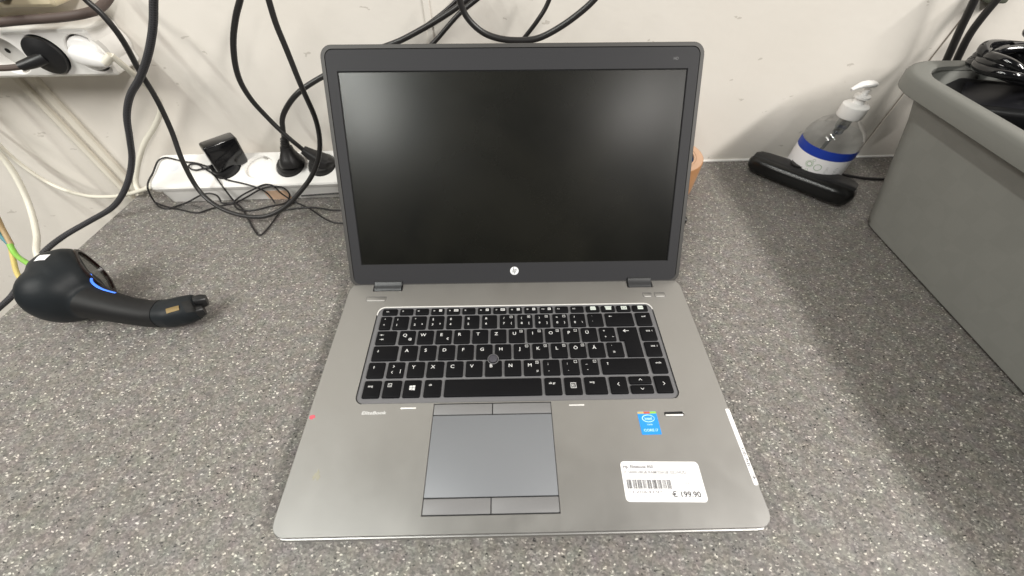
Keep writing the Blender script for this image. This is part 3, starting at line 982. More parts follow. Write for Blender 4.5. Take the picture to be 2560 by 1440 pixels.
for ch_ in range(9):
    for k_ in range(5):
        w = rb.choice((0.00034, 0.00034, 0.00070))
        bars.append(rect(x + w / 2, -0.0022, w, 0.0066, T))
        x += w + (0.00020 if rb.random() < 0.7 else 0.00036)
    x += 0.00060
V, F = join(*bars)
put("barcode", V, F, INKB, pl, smooth=False)
# white strip label wrapped over the right edge
P = [(0.1843, 0.0285), (0.1879, 0.0285), (0.1879, 0.0904), (0.1843, 0.0904)]
V, F = rslab(0.1842, 0.18772, 0.0282, 0.0903, 0.0010, 0.02002, 0.02014)
ws = put("edge_label", V, F, PAPER, LAP, smooth=False)
V, F = box(0.18771, 0.18795, 0.0292, 0.0893, 0.0122, 0.02012)
put("edge_label_fold", V, F, PAPER, ws, smooth=False)
T = lambda u, v: (0.18650 + v, 0.0475 + u, 0.02018)
V, F = text("\u20ac 199,90", 0, 0, 0.0028, lambda u, v: (0.18640 - v, 0.0445 + u, 0.02018), 'c', 'c', width=0.024)
keep = [f for f in F if all(V[i][0] < 0.1876 for i in f)]
put("edge_label_print", V, keep, INKB, ws, smooth=False)
# a red mark and a dried stain
def blob(cx, cy, rx, ry, z, seed, n=22, j=0.35):
    q = random.Random(seed)
    return [(cx + rx * math.cos(2 * math.pi * i / n) * (1 + q.uniform(-j, j)), cy + ry * math.sin(2 * math.pi * i / n) * (1 + q.uniform(-j, j)), z) for i in range(n)], [tuple(range(n))]
V, F = blob(-0.1838, 0.0900, 0.0026, 0.0019, ZD + 0.00006, 3)
put("red_mark", V, F, REDMARK, LAP, smooth=False)
q = [blob(-0.1672 + 0.0012 * i, 0.0405 + 0.0017 * (i % 3), 0.0012, 0.0022 + 0.0004 * (i % 2), ZD + 0.00005 + 0.00001 * i, 20 + i, j=0.5) for i in range(4)]
V, F = join(*q)
put("stain", V, F, STAIN, LAP, smooth=False)

# ---- the lid
aL = R(124.58201 - 90)
LS = Vector((0, math.sin(aL), math.cos(aL)))
LN = Vector((0, -math.cos(aL), math.sin(aL)))
LO = Vector((0, 0.24198, 0.02))
def LT(x, s, t=0.0):
    p = LO + LS * s + LN * t
    return (x, p.y, p.z)
def lidT(x, s, t): return LT(x, s, t)
HX = 0.1878
lo = rr(-HX, HX, -0.0030, 0.2408, 0.0095, 7)
# back shell with a tapered edge
rings = []
for i, t in ((0.006, -0.0075), (0.0022, -0.0068), (0.0004, -0.0045), (0.0, -0.0020), (0.0003, -0.0010), (0.005, -0.0010), (0.005, -0.0036)):
    rings.append([LT(x, s, t) for x, s in rr(-HX + i, HX - i, -0.0030 + i, 0.2408 - i, 0.0115 - i * 0.3, 7)])
V, F = stack(rings)
put("lid_shell", V, F, RIM, LAP, angle=50)
# rim ring, seam and bezel
Rm = rr(-HX + 0.0003, HX - 0.0003, -0.0027, 0.2405, 0.0112, 7)
Ri = rr(-0.1837, 0.1837, 0.0006, 0.2369, 0.0080, 7)
V, F = holed(Rm, [Ri], 0.0006, -0.0010, T=lidT, ch=0.0005)
put("lid_edge", V, F, RIM, LAP, angle=50)
V, F = holed(Ri, [rr(-0.1755, 0.1755, 0.0200, 0.2200, 0.001, 1)], -0.0009, -0.0013, T=lidT)
put("lid_seam", V, F, SEAM, LAP, smooth=False)
Bo = rr(-0.1832, 0.1832, -0.0022, 0.2364, 0.0076, 7)
SX0, SX1, SS0, SS1 = -0.1731, 0.1728, 0.0231, 0.2172
V, F = holed(Bo, [[(SX0, SS0), (SX1, SS0), (SX1, SS1), (SX0, SS1)]], 0.0004, -0.0009, T=lidT, ch=0.0003, chh=0.0003)
bz = put("bezel", V, F, BEZEL, LAP, angle=50)
V, F = holed([(SX0 - 0.001, SS0 - 0.001), (SX1 + 0.001, SS0 - 0.001), (SX1 + 0.001, SS1 + 0.001), (SX0 - 0.001, SS1 + 0.001)],
             [[(SX0 + 0.0007, SS0 + 0.0003), (SX1 - 0.0007, SS0 + 0.0003), (SX1 - 0.0007, SS1 - 0.0007), (SX0 + 0.0007, SS1 - 0.0007)]], -0.0007, -0.0010, T=lidT)
put("screen_border", V, F, SEAM, LAP, smooth=False)
V, F = box(SX0 - 0.0009, SX1 + 0.0009, SS0 - 0.0009, SS1 + 0.0009, -0.0030, -0.00105, lidT)
put("screen", V, F, SCREEN, LAP, smooth=False)
# round badge with the maker's letters
V, F = [LT(-0.0012 + 0.0048 * math.cos(2 * math.pi * i / 40), 0.0140 + 0.0048 * math.sin(2 * math.pi * i / 40), 0.00055) for i in range(40)], [tuple(range(40))]
bd = put("round_badge", V, F, mat("badge_white", (0.80, 0.81, 0.82), 0.3), LAP, smooth=False)
T = lambda u, v: LT(-0.0012 + u, 0.0140 + v, 0.00062)
def stroke(a, b, w):
    a, b = Vector(a), Vector(b); d = (b - a).normalized(); n_ = Vector((-d.y, d.x)) * w / 2
    return [T(*(a - n_)), T(*(b - n_)), T(*(b + n_)), T(*(a + n_))], [(0, 1, 2, 3)]
mm = 0.001
w = 0.00048
G = [stroke((-0.55 * mm, 4.4 * mm), (-2.1 * mm, -1.9 * mm), w), stroke((-1.15 * mm, 1.75 * mm), (-0.35 * mm, 1.75 * mm), w), stroke((-0.20 * mm, 1.7 * mm), (-1.0 * mm, -1.9 * mm), w),
     stroke((0.95 * mm, 1.9 * mm), (-0.55 * mm, -4.4 * mm), w), stroke((0.85 * mm, 1.75 * mm), (2.1 * mm, 1.75 * mm), w), stroke((2.25 * mm, 1.7 * mm), (1.4 * mm, -1.6 * mm), w), stroke((0.15 * mm, -1.7 * mm), (1.45 * mm, -1.7 * mm), w)]
G = [([(v[0], v[1], v[2] + 0.00001 * i) for v in g_[0]], g_[1]) for i, g_ in enumerate(G)]
V, F = join(*G)
put("badge_letters", V, F, BEZEL, bd, smooth=False)
# faint print near the upper right corner of the bezel
V, F = text("HD", 0.1600, 0.2262, 0.0024, lambda u, v: LT(u, v, 0.00050), bold=0.01)
put("bezel_print", V, F, mat("dim_print", (0.14, 0.14, 0.145), 0.5), bz, smooth=False)
# hinges
for x0, x1 in (NL, NR):
    V, F = box(x0, x1, YN, YB + 0.004, 0.0150, 0.0166)
    put("hinge_pocket", V, F, SEAM, LAP, smooth=False)
    x0, x1 = x0 + 0.0012, x1 - 0.0012
    prof = [(0.2338, 0.0168), (0.2332, 0.0182), (0.2334, 0.0196), (0.2350, 0.0207), (0.2372, 0.0212), (0.2400, 0.0222), (0.2420, 0.0240), (0.2455, 0.0240), (0.2470, 0.0168)]
    n_ = len(prof)
    V = [(x0, y, z) for y, z in prof] + [(x1, y, z) for y, z in prof]
    F = [tuple(reversed(range(n_))), tuple(range(n_, 2 * n_))] + [(i, (i + 1) % n_, (i + 1) % n_ + n_, i + n_) for i in range(n_)]
    h = put("hinge", V, F, HINGE, LAP, angle=30)
# dark barrel between the lid and the base
V, F, uv = tube([(-0.176, 0.2480, 0.0165), (0.0, 0.2480, 0.0165), (0.176, 0.2480, 0.0165)], 0.0042, 12, 1, smooth=False)
put("hinge_barrel", V, F, SEAM, LAP)

# ------------------------------------------------------------------ power strip on the worktop (rests tilted against the wall)
SB = -0.385
st_ = Vector((1, 0.03, 0)).normalized()
sw_ = Vector((0, 0.055, 0.020)).normalized()
sn_ = st_.cross(sw_).normalized()
SO = Vector((SB, 0.419, 0.030))
def ST(u, v, h):                              # u along the strip, v across the socket face, h out of it
    return tuple(SO + st_ * u + sw_ * v + sn_ * h)
STRIP = thing("power_strip", "white power strip on the worktop along the wall, partly behind the laptop", "power strip", (SB, 0.43, 0))
U0, U1, WV = -0.1275, 0.245, 0.0585
SU = [(-0.026 + 0.0452 * i) for i in range(6)]
SV = 0.0325
holes = []
for u in SU:
    holes.append([(u + 0.0195 * math.cos(2 * math.pi * k / 28), SV + 0.0195 * math.sin(2 * math.pi * k / 28)) for k in range(28)])
V, F = holed(rr(U0, U1, 0, WV, 0.009, 5), holes, 0.0, -0.007, T=ST, ch=0.0018, chh=0.0008)
put("upper_shell", V, F, WHITE, STRIP, angle=50)
V, F = rslab(U0 + 0.008, U1 - 0.004, 0.0009, WV - 0.002, 0.008, -0.033, -0.0062, 0, 5, lambda a, b, c: ST(a, b + 0.13 * (c + 0.006), c), tb=0.002)
V = [(x, y, max(z, 0.0006)) for x, y, z in V]
put("lower_shell", V, F, WHITE, STRIP, angle=50)
V, F = rslab(U0 + 0.004, U1 - 0.004, 0.0022, WV - 0.0022, 0.008, -0.0088, -0.0068, 0, 5, ST)
put("shell_seam", V, F, SOCKET, STRIP)
def socket(root, F3, cx, cy, floor_mat=SOCKET, rot=0.0):
    """round socket well: floor, two pin holes and two earth clips"""
    def TT(a, b, c):
        ca, sa = math.cos(rot), math.sin(rot)
        return F3(cx + a * ca - b * sa, cy + a * sa + b * ca, c)
    n = 28
    r0 = [[TT(r * math.cos(2 * math.pi * k / n), r * math.sin(2 * math.pi * k / n), h) for k in range(n)] for r, h in ((0.0197, -0.0006), (0.0190, -0.0145))]
    V, F = stack(r0, cap0=False)
    s = put("socket", V, [tuple(reversed(f)) for f in F], floor_mat, root, angle=50)
    for sx in (-1, 1):
        P = [TT(sx * 0.0095 + 0.0026 * math.cos(2 * math.pi * k / 12), 0.0026 * math.sin(2 * math.pi * k / 12), -0.0143) for k in range(12)]
        put("pin_hole", P, [tuple(range(12))], SEAM, s, smooth=False)
    for sy in (-1, 1):
        V, F = box(-0.0022, 0.0022, sy * 0.0184 - 0.0007, sy * 0.0184 + 0.0007, -0.014, -0.003, TT)
        V2, F2 = box(-0.0022, 0.0022, min(sy * 0.0184, sy * 0.0135), max(sy * 0.0184, sy * 0.0135), -0.0145, -0.0128, TT)
        V, F = join((V, F), (V2, F2))
        put("earth_clip", V, F, METAL, s, smooth=False)
for i, u in enumerate(SU):
    if i in (1, 4, 5):
        socket(STRIP, ST, u, SV, rot=R(-12))
for i in (0, 2, 3):
    n = 28
    r0 = [[ST(SU[i] + r * math.cos(2 * math.pi * k / n), SV + r * math.sin(2 * math.pi * k / n), h) for k in range(n)] for r, h in ((0.0197, -0.0006), (0.0190, -0.0145))]
    V, F = stack(r0, cap0=False)
    put("socket", V, [tuple(reversed(f)) for f in F], SOCKET, STRIP, angle=50)
# cord gland on the left end
V, F = loft([(ST(U0 + 0.006, 0.020, -0.010), 0.0055, 0.0055), (ST(U0 - 0.003, 0.016, -0.011), 0.0048, 0.0048), (ST(U0 - 0.016, 0.010, -0.014), 0.0036, 0.0036)], n=16)
put("cord_gland", V, F, WHITEC, STRIP)
V, F = lathe([(0.0065, -0.0005), (0.0060, 0.0002)], ST(U0 + 0.028, 0.034, 0), sn_)
put("reset_cap", V, F, mat("bluish_plastic", (0.70, 0.72, 0.76), 0.4), STRIP)
V, F = rslab(U0 + 0.152, U0 + 0.185, -0.031, -0.013, 0.004, 0.0, 0.0003, 0, 4, lambda a, b, c: ST(a, 0.0009 + 0.13 * (b + 0.006) - 0.0002 - c, b))
put("tape_remnant", V, F, mat("tape_remnant_orange", (0.86, 0.60, 0.42), 0.5), STRIP, smooth=False)
V, F = rslab(-0.498, -0.452, 0.4055, 0.4165, 0.001, 0.0003, 0.0007)
o = put("plastic_offcut", V, F, clear_material("clear_offcut", (0.90, 0.90, 0.90), 0.05), None, loc=(-0.475, 0.411, 0))
tag(o, "small clear plastic offcut lying in front of the power strip", "offcut")

def T3(pts): return [tuple(p) for p in pts]
# plugs standing in the strip
def plug(name, label, u, lean, cablepts, r, mat_=RUBBER, F3=ST, v=SV):
    t = thing(name, label, "plug", F3(u, v, 0))
    base = Vector(F3(u, v, -0.004)); n_ = (Vector(F3(u, v, 1)) - Vector(F3(u, v, 0))).normalized()
    V, F = lathe([(0.0183, -0.002), (0.0186, 0.004), (0.0180, 0.0075), (0.0160, 0.0100)], base, n_, 32)
    put("plug_face", V, F, mat_, t, angle=45)
    return t, base, n_
pt, pb_, pn_ = plug("power_plug", "black mains plug standing upright in the strip beside the laptop lid", SU[2], 0, None, 0)
end = Vector((-0.3105, 0.4525, 0.0835))
top = pb_ + pn_ * 0.009
st2 = [(top + (end - top) * a + Vector((0.006 * (1 - a) ** 2, 0, 0)), r1, r2) for a, r1, r2 in ((0, 0.0165, 0.0165), (0.15, 0.0160, 0.0150), (0.30, 0.0135, 0.0120), (0.5, 0.0088, 0.0088), (0.66, 0.0075, 0.0075))]
V, F = loft(st2, 24, (1, 0, 0), 2.3)
put("plug_body", V, F, RUBBER, pt, angle=50)
for k in range(5):
    c = top + (end - top) * (0.60 + 0.085 * k)
    V, F = loft([(c - Vector((0, 0, 0.0013)), 0.0066 - 0.0004 * k, 0.0066 - 0.0004 * k), (c + Vector((0, 0, 0.0013)), 0.0066 - 0.0004 * k, 0.0066 - 0.0004 * k)], 18, (1, 0, 0))
    put("strain_relief_ring", V, F, RUBBER, pt, angle=40)
pt2, pb2, pn2 = plug("power_plug", "black angled mains plug lying over in the strip, right next to the laptop lid", SU[3], 0, None, 0)
end2 = Vector((-0.2895, 0.4525, 0.0625))
top2 = pb2 + pn2 * 0.006 + st_ * 0.007
V, F = loft([(top2 + st_ * 0.010 - pn2 * 0.002, 0.0060, 0.0070), (top2 + st_ * 0.005, 0.0120, 0.0110), (top2, 0.0135, 0.0120), (top2 + (end2 - top2) * 0.35, 0.0115, 0.0105), (top2 + (end2 - top2) * 0.7, 0.0085, 0.0080), (end2 + (end2 - top2) * 0.15, 0.0055, 0.0055)], 24, (0, 0, 1), 2.6)
put("plug_body", V, F, RUBBER, pt2, angle=50)
# the square wall adapter
ad = thing("power_adapter", "square glossy black plug-in adapter standing in the leftmost socket", "adapter", ST(SU[0], SV, 0))
ca, sa = math.cos(R(44)), math.sin(R(44))
def AT(a, b, c):                              # stands upright, turned in its socket
    return (-0.4040 + a * ca - b * sa + c * 0.06, 0.4515 + a * sa + b * ca, 0.0425 + c)
V, F = rslab(-0.0215, 0.0215, -0.0115, 0.0115, 0.0045, 0.0, 0.0395, 0.0028, 5, AT, tb=0.004)
put("adapter_body", V, F, GLOSS, ad, angle=45)
V, F = lathe([(0.0185, -0.010), (0.0186, 0.004), (0.0170, 0.0075)], ST(SU[0], SV, 0), sn_, 32)
put("adapter_plug_face", V, F, BLACK, ad, angle=45)
a0 = Vector((-0.4215, 0.4370, 0.0490)); a1 = Vector((-0.434, 0.4455, 0.0445))
V, F = loft([(a0, 0.0034, 0.0034), ((a0 + a1) / 2, 0.0028, 0.0028), (a1, 0.0018, 0.0018)], 14)
put("cord_relief", V, F, BLACK, ad)

# ------------------------------------------------------------------ cables
CAB = {"A": [[-0.3213, 0.4, 0.2664], [-0.3348, 0.4, 0.2489], [-0.349, 0.4, 0.23], [-0.3711, 0.4, 0.2059], [-0.4032, 0.405, 0.1793], [-0.4332, 0.41, 0.1584], [-0.4546, 0.41, 0.1357], [-0.4742, 0.41, 0.1058], [-0.4931, 0.41, 0.0783], [-0.516, 0.4, 0.049], [-0.5499, 0.39, 0.0208], [-0.5952, 0.38, 0.0015], [-0.6206, 0.36, -0.0059], [-0.6283, 0.335, -0.008], [-0.6481, 0.31, -0.0239], [-0.6584, 0.28, -0.0372], [-0.694, 0.26, -0.0624]], "B": [[-0.4171, 0.42, 0.263], [-0.4145, 0.42, 0.2446], [-0.4092, 0.42, 0.2349], [-0.4062, 0.42, 0.2142], [-0.4207, 0.43, 0.1759], [-0.4237, 0.43, 0.1472], [-0.4296, 0.425, 0.1076], [-0.4313, 0.412, 0.0763], [-0.4285, 0.4, 0.0348], [-0.3976, 0.382, 0.0178], [-0.3454, 0.37, 0.0143], [-0.3131, 0.375, 0.0235], [-0.2834, 0.385, 0.0437], [-0.2585, 0.395, 0.0673], [-0.2401, 0.4, 0.098], [-0.2307, 0.4, 0.1335], [-0.2316, 0.4, 0.1695], [-0.231, 0.4, 0.2085], [-0.231, 0.4, 0.2292], [-0.2285, 0.4, 0.2483], [-0.2258, 0.4, 0.2659]], "Cc": [[-0.2624, 0.44, 0.2583], [-0.2777, 0.44, 0.2391], [-0.2895, 0.44, 0.2255], [-0.3071, 0.44, 0.1997], [-0.3203, 0.44, 0.1669], [-0.3231, 0.445, 0.1396], [-0.3181, 0.45, 0.1146], [-0.3078, 0.45, 0.0928], [-0.2969, 0.45, 0.0753], [-0.287, 0.452, 0.0589]], "D": [[-0.3112, 0.452, 0.0802], [-0.3054, 0.452, 0.0972], [-0.2984, 0.45, 0.1117], [-0.2819, 0.45, 0.1296], [-0.2612, 0.45, 0.1449], [-0.2353, 0.46, 0.156], [-0.1997, 0.47, 0.1678], [-0.163, 0.475, 0.1811], [-0.1333, 0.48, 0.189], [-0.1023, 0.48, 0.2019], [-0.0773, 0.48, 0.2135], [-0.0531, 0.48, 0.2265], [-0.0253, 0.48, 0.2458]], "D2": [[-0.1904, 0.485, 0.1623], [-0.1427, 0.487, 0.1847], [-0.1086, 0.487, 0.1983], [-0.0878, 0.487, 0.2097], [-0.0652, 0.487, 0.2238], [-0.0408, 0.487, 0.2445]], "E": [[-0.1273, 0.47, 0.165], [-0.0914, 0.47, 0.1902], [-0.0739, 0.47, 0.2054], [-0.0577, 0.47, 0.219], [-0.039, 0.47, 0.2306], [-0.0122, 0.47, 0.2478]], "F": [[-0.0575, 0.44, 0.2572], [-0.0549, 0.44, 0.2412], [-0.0488, 0.44, 0.224], [-0.0328, 0.44, 0.2093], [-0.0134, 0.44, 0.2027], [0.0087, 0.44, 0.2009], [0.0286, 0.44, 0.2027], [0.0519, 0.44, 0.2132], [0.0718, 0.44, 0.2261], [0.0848, 0.44, 0.237], [0.0999, 0.44, 0.2549]], "G": [[0.0028, 0.47, 0.1815], [0.0152, 0.465, 0.1963], [0.0292, 0.46, 0.2144], [0.0385, 0.46, 0.2283], [0.0462, 0.46, 0.2495]], "H1": [[0.6021, 0.5, 0.0803], [0.5704, 0.495, 0.1524], [0.5547, 0.495, 0.191], [0.5435, 0.495, 0.2213], [0.5331, 0.495, 0.2435]], "H2": [[0.6261, 0.505, 0.0776], [0.5876, 0.5, 0.1553], [0.5768, 0.5, 0.1851], [0.575, 0.5, 0.2061], [0.5757, 0.5, 0.2238], [0.5754, 0.5, 0.2423]], "W1": [[-0.507, 0.425, 0.0271], [-0.5235, 0.428, 0.0225], [-0.5623, 0.435, 0.0088], [-0.6026, 0.44, -0.0008], [-0.6598, 0.45, -0.0038], [-0.7012, 0.46, 0.0113], [-0.7179, 0.465, 0.0404], [-0.7171, 0.465, 0.0688], [-0.7098, 0.465, 0.1059]], "W2": [[-0.6775, 0.43, 0.1077], [-0.6794, 0.43, 0.0771], [-0.6814, 0.42, 0.0438], [-0.6811, 0.4, 0.0114], [-0.657, 0.36, -0.0053], [-0.6298, 0.32, -0.0116]], "W3": [[-0.4435, 0.435, 0.1914], [-0.4427, 0.44, 0.1786], [-0.4458, 0.45, 0.1618], [-0.4538, 0.465, 0.1369], [-0.4651, 0.473, 0.1155], [-0.4871, 0.473, 0.0939], [-0.5221, 0.47, 0.0666], [-0.5521, 0.462, 0.0335], [-0.564, 0.45, 0.0107], [-0.5553, 0.44, 0.005]], "BR": [[-0.5587, 0.435, 0.2208], [-0.5321, 0.435, 0.2228], [-0.5056, 0.435, 0.2247], [-0.4799, 0.435, 0.2259], [-0.4536, 0.435, 0.2279], [-0.4419, 0.44, 0.2289], [-0.4383, 0.45, 0.2291], [-0.4371, 0.465, 0.2313], [-0.434, 0.48, 0.2376]], "PB": [[-0.5919, 0.43, 0.1864], [-0.5635, 0.425, 0.1887], [-0.5456, 0.42, 0.1896], [-0.5342, 0.42, 0.1903]], "GB": [[-0.6998, 0.38, 0.0278], [-0.7058, 0.37, 0.0013], [-0.6991, 0.355, -0.0164]], "TE": [[-0.7187, 0.37, -0.0022], [-0.7144, 0.365, -0.0126], [-0.7007, 0.355, -0.0179]], "GR": [[-0.6997, 0.355, -0.0148], [-0.6938, 0.345, -0.0245], [-0.65, 0.32, -0.0205], [-0.617, 0.3, -0.0212]], "YE": [[-0.709, 0.36, -0.0211], [-0.6988, 0.34, -0.0312], [-0.6734, 0.31, -0.0397]], "RW": [[0.4976, 0.47, 0.0246], [0.4957, 0.44, 0.037], [0.5199, 0.435, 0.0319], [0.5484, 0.435, 0.0295], [0.5995, 0.435, 0.0288]]}
WIR = [[[-0.4331, 0.4466, 0.0432], [-0.4449, 0.4507, 0.0448], [-0.4553, 0.4537, 0.046], [-0.4713, 0.4555, 0.0469], [-0.4868, 0.4597, 0.0486], [-0.4995, 0.4624, 0.0497], [-0.5079, 0.4583, 0.0483], [-0.5095, 0.4481, 0.0446], [-0.5097, 0.4374, 0.0407], [-0.5119, 0.4255, 0.0364], [-0.51, 0.415, 0.0326], [-0.5142, 0.4142, 0.0219], [-0.5221, 0.4183, 0.0055], [-0.5107, 0.409, 0.002], [-0.4986, 0.4068, 0.002], [-0.4896, 0.4124, 0.002], [-0.4758, 0.4203, 0.0032], [-0.4473, 0.4175, 0.0169], [-0.4333, 0.4171, 0.0199], [-0.4267, 0.4184, 0.0159], [-0.428, 0.4208, 0.0066], [-0.428, 0.4189, 0.002], [-0.4176, 0.4177, 0.002], [-0.4092, 0.4195, 0.002]], [[-0.434, 0.4452, 0.0427], [-0.4409, 0.4446, 0.0426], [-0.4453, 0.4432, 0.0421], [-0.4521, 0.4419, 0.0417], [-0.4599, 0.4446, 0.0428], [-0.463, 0.4494, 0.0446], [-0.4573, 0.4523, 0.0456], [-0.4497, 0.4507, 0.0449], [-0.4411, 0.4452, 0.0428], [-0.4241, 0.4345, 0.0387], [-0.4114, 0.4212, 0.0338], [-0.408, 0.4177, 0.0205], [-0.4111, 0.4225, 0.002], [-0.3931, 0.4066, 0.002], [-0.3834, 0.3951, 0.002], [-0.3704, 0.3784, 0.002], [-0.3553, 0.3588, 0.002], [-0.3435, 0.3468, 0.002], [-0.3389, 0.3551, 0.002], [-0.3358, 0.3741, 0.002], [-0.3335, 0.3997, 0.002], [-0.3272, 0.4091, 0.002], [-0.3189, 0.4206, 0.002]], [[-0.43, 0.4439, 0.0422], [-0.4194, 0.4345, 0.0387], [-0.4033, 0.4265, 0.0356], [-0.3834, 0.4218, 0.0337], [-0.3636, 0.4163, 0.0309], [-0.3565, 0.4185, 0.0235], [-0.3536, 0.4215, 0.0125], [-0.3478, 0.4153, 0.002]], [[-0.4099, 0.4225, 0.002], [-0.3909, 0.4199, 0.0142], [-0.3669, 0.4176, 0.0258], [-0.3499, 0.419, 0.0323], [-0.3371, 0.4167, 0.0324], [-0.3351, 0.4213, 0.0153], [-0.3207, 0.4187, 0.002], [-0.2934, 0.4026, 0.002], [-0.2707, 0.3836, 0.002], [-0.2507, 0.3715, 0.002], [-0.2363, 0.3703, 0.002], [-0.2245, 0.3701, 0.002]], [[-0.4056, 0.4185, 0.002], [-0.3828, 0.4208, 0.012], [-0.3577, 0.4179, 0.0254], [-0.3381, 0.4171, 0.0307], [-0.3259, 0.4183, 0.0275], [-0.3236, 0.4213, 0.0166], [-0.3284, 0.4241, 0.0056], [-0.3324, 0.417, 0.002], [-0.3518, 0.4096, 0.002], [-0.3724, 0.4005, 0.002], [-0.3906, 0.4008, 0.002], [-0.4021, 0.4077, 0.002], [-0.4085, 0.4166, 0.002], [-0.4175, 0.4148, 0.002], [-0.4296, 0.4092, 0.002], [-0.439, 0.4037, 0.002], [-0.4498, 0.3964, 0.002], [-0.4658, 0.3995, 0.002], [-0.4862, 0.4062, 0.002], [-0.508, 0.4128, 0.002], [-0.5221, 0.4183, 0.0055]], [[-0.3359, 0.3997, 0.002], [-0.3244, 0.4014, 0.002], [-0.3074, 0.4048, 0.002], [-0.2869, 0.4054, 0.002], [-0.2632, 0.3992, 0.002], [-0.246, 0.3979, 0.002], [-0.2309, 0.3957, 0.002]], [[-0.3098, 0.4239, 0.0085], [-0.292, 0.424, 0.0099], [-0.2732, 0.4243, 0.0109], [-0.2545, 0.4246, 0.0119], [-0.2346, 0.425, 0.0128]]]
cable("thick_braided_cable", CAB["A"] + [[-0.705, 0.27, -0.16], [-0.70, 0.30, -0.40], [-0.70, 0.32, -0.73]], 0.0034, BRAID, "thick black braided cable hanging at the left and crossing over the worktop corner", per=8, n=16)
cable("looping_cable", CAB["B"], 0.0029, RUBBER, "smooth black cable hanging in a deep loop in front of the power strip", per=6, n=12)
cable("plug_cable", CAB["Cc"], 0.0031, RUBBER, "black cable coming from the top down to the angled plug", group=None, n=12)
cable("plug_cable", CAB["D"], 0.0032, RUBBER, "black cable arching from the upright plug behind the laptop lid and up", n=12)
cable("thin_side_cable", CAB["D2"], 0.0021, WIRE, "thinner black cable running along the arching one above the lid", n=10)
cable("slanting_cable", CAB["E"], 0.0026, RUBBER, "black cable rising steeply behind the lid beside the wall joint cover", n=10)
cable("hanging_loop_cable", CAB["F"], 0.0033, RUBBER, "black cable hanging as a wide loop just above the laptop lid", n=12)
cable("short_slanting_cable", CAB["G"], 0.0025, RUBBER, "short slanting black cable meeting the wide loop above the lid", n=10)
cable("basket_cable", CAB["H1"], 0.0042, RUBBER, "left black cable dropping down the wall behind the grey basket", group="cables behind the basket", n=12)
cable("basket_cable", CAB["H2"], 0.0042, RUBBER, "right black cable dropping down the wall behind the grey basket", group="cables behind the basket", n=12)
w1 = cable("white_cable", CAB["W1"] + [[-0.705, 0.462, 0.135], [-0.700, 0.455, 0.168]], 0.0027, WHITEC, "cream cord sagging from the left end of the power strip", n=10)
cable("white_cable", [[-0.662, 0.455, 0.168], [-0.670, 0.445, 0.140]] + CAB["W2"] + [[-0.625, 0.30, -0.10], [-0.63, 0.30, -0.4], [-0.64, 0.32, -0.74]], 0.0035, WHITEC, "cream cable passing down behind the scanner head", n=10)
cable("white_cable", CAB["W3"], 0.0032, WHITEC, "cream cable hanging from the white plug down to the worktop corner", n=10)
cable("brown_cable", CAB["BR"], 0.0042, BROWN, "brown flat looking cable running between the two wall socket strips", n=10)
cable("sand_cable", [[-0.735, 0.455, 0.168], [-0.725, 0.43, 0.11], [-0.708, 0.395, 0.06]] + CAB["GB"], 0.0030, SAND, "sand coloured lead at the left edge ending in green", n=8)
cable("teal_lead", [[-0.765, 0.455, 0.168], [-0.755, 0.42, 0.08], [-0.728, 0.385, 0.02]] + CAB["TE"], 0.0030, TEAL, "teal lead at the left edge beside the green one", n=8)
cable("green_lead", CAB["GR"] + [[-0.612, 0.285, -0.06], [-0.62, 0.29, -0.35], [-0.63, 0.30, -0.73]], 0.0032, GREEN, "bright green lead disappearing behind the scanner", n=8)
cable("yellow_lead", CAB["YE"] + [[-0.660, 0.295, -0.08], [-0.66, 0.30, -0.35], [-0.66, 0.30, -0.73]], 0.0028, YELLOW, "dull yellow lead next to the green one", n=8)
cable("bottle_side_wire", [[0.505, 0.478, 0.003], [0.530, 0.466, 0.0025], [0.556, 0.458, 0.0025], [0.585, 0.455, 0.003], [0.62, 0.45, 0.003]], 0.0022, WIRE, "short black wire on the worktop between bottle and basket", n=8)
wl = ["thin black wire looping round the left end of the power strip", "thin black wire with a sharp bend lying farthest out on the worktop", "thin black wire slanting down the front of the power strip",
      "thin black wire crossing the strip front and running under the lid", "thin black wire wound in a flat oval over the orange patch", "thin black wire lying on the worktop up to the lid", "straight thin wire along the foot of the power strip"]
WG = "thin wires tangled in front of the power strip"
for i, p in enumerate(WIR):
    cable("thin_wire", p, 0.00115, WIRE, wl[i], "wire", WG, n=7, per=5)

# ------------------------------------------------------------------ socket strips on the wall
def WT(z0):                                   # along the wall, up, out
    return lambda a, b, c: tuple(Vector(walldir(a, 0, b)) + Vector((0.03, -1, 0)).normalized() * c)
W3 = WT(0)
WS = thing("wall_socket_strip", "white socket strip fixed to the wall with a black and a white plug", "socket strip", walldir(-0.6, 0.02, 0.165))
WXR = -0.4640
hs = [[(x + 0.0190 * math.cos(2 * math.pi * k / 28), 0.1895 + 0.0190 * math.sin(2 * math.pi * k / 28)) for k in range(28)] for x in (-0.612, -0.568, -0.5235, -0.4795)]
V, F = holed(rr(-0.90, WXR, 0.1655, 0.2125, 0.004, 4), hs, 0.046, 0.0005, T=W3, ch=0.0030, chh=0.0008)
put("strip_body", V, F, WHITE, WS, angle=50)
def WS3(a, b, c): return W3(a, b, 0.046 + c)
for x in (-0.612, -0.568):
    socket(WS, WS3, x, 0.1895)
for x in (-0.5235, -0.4795):
    n = 28
    r0 = [[WS3(x + r * math.cos(2 * math.pi * k / n), 0.1895 + r * math.sin(2 * math.pi * k / n), h) for k in range(n)] for r, h in ((0.0192, -0.0006), (0.0188, -0.0145))]
    V, F = stack(r0, cap0=False)
    put("socket", V, [tuple(reversed(f)) for f in F], SOCKET, WS, angle=50)
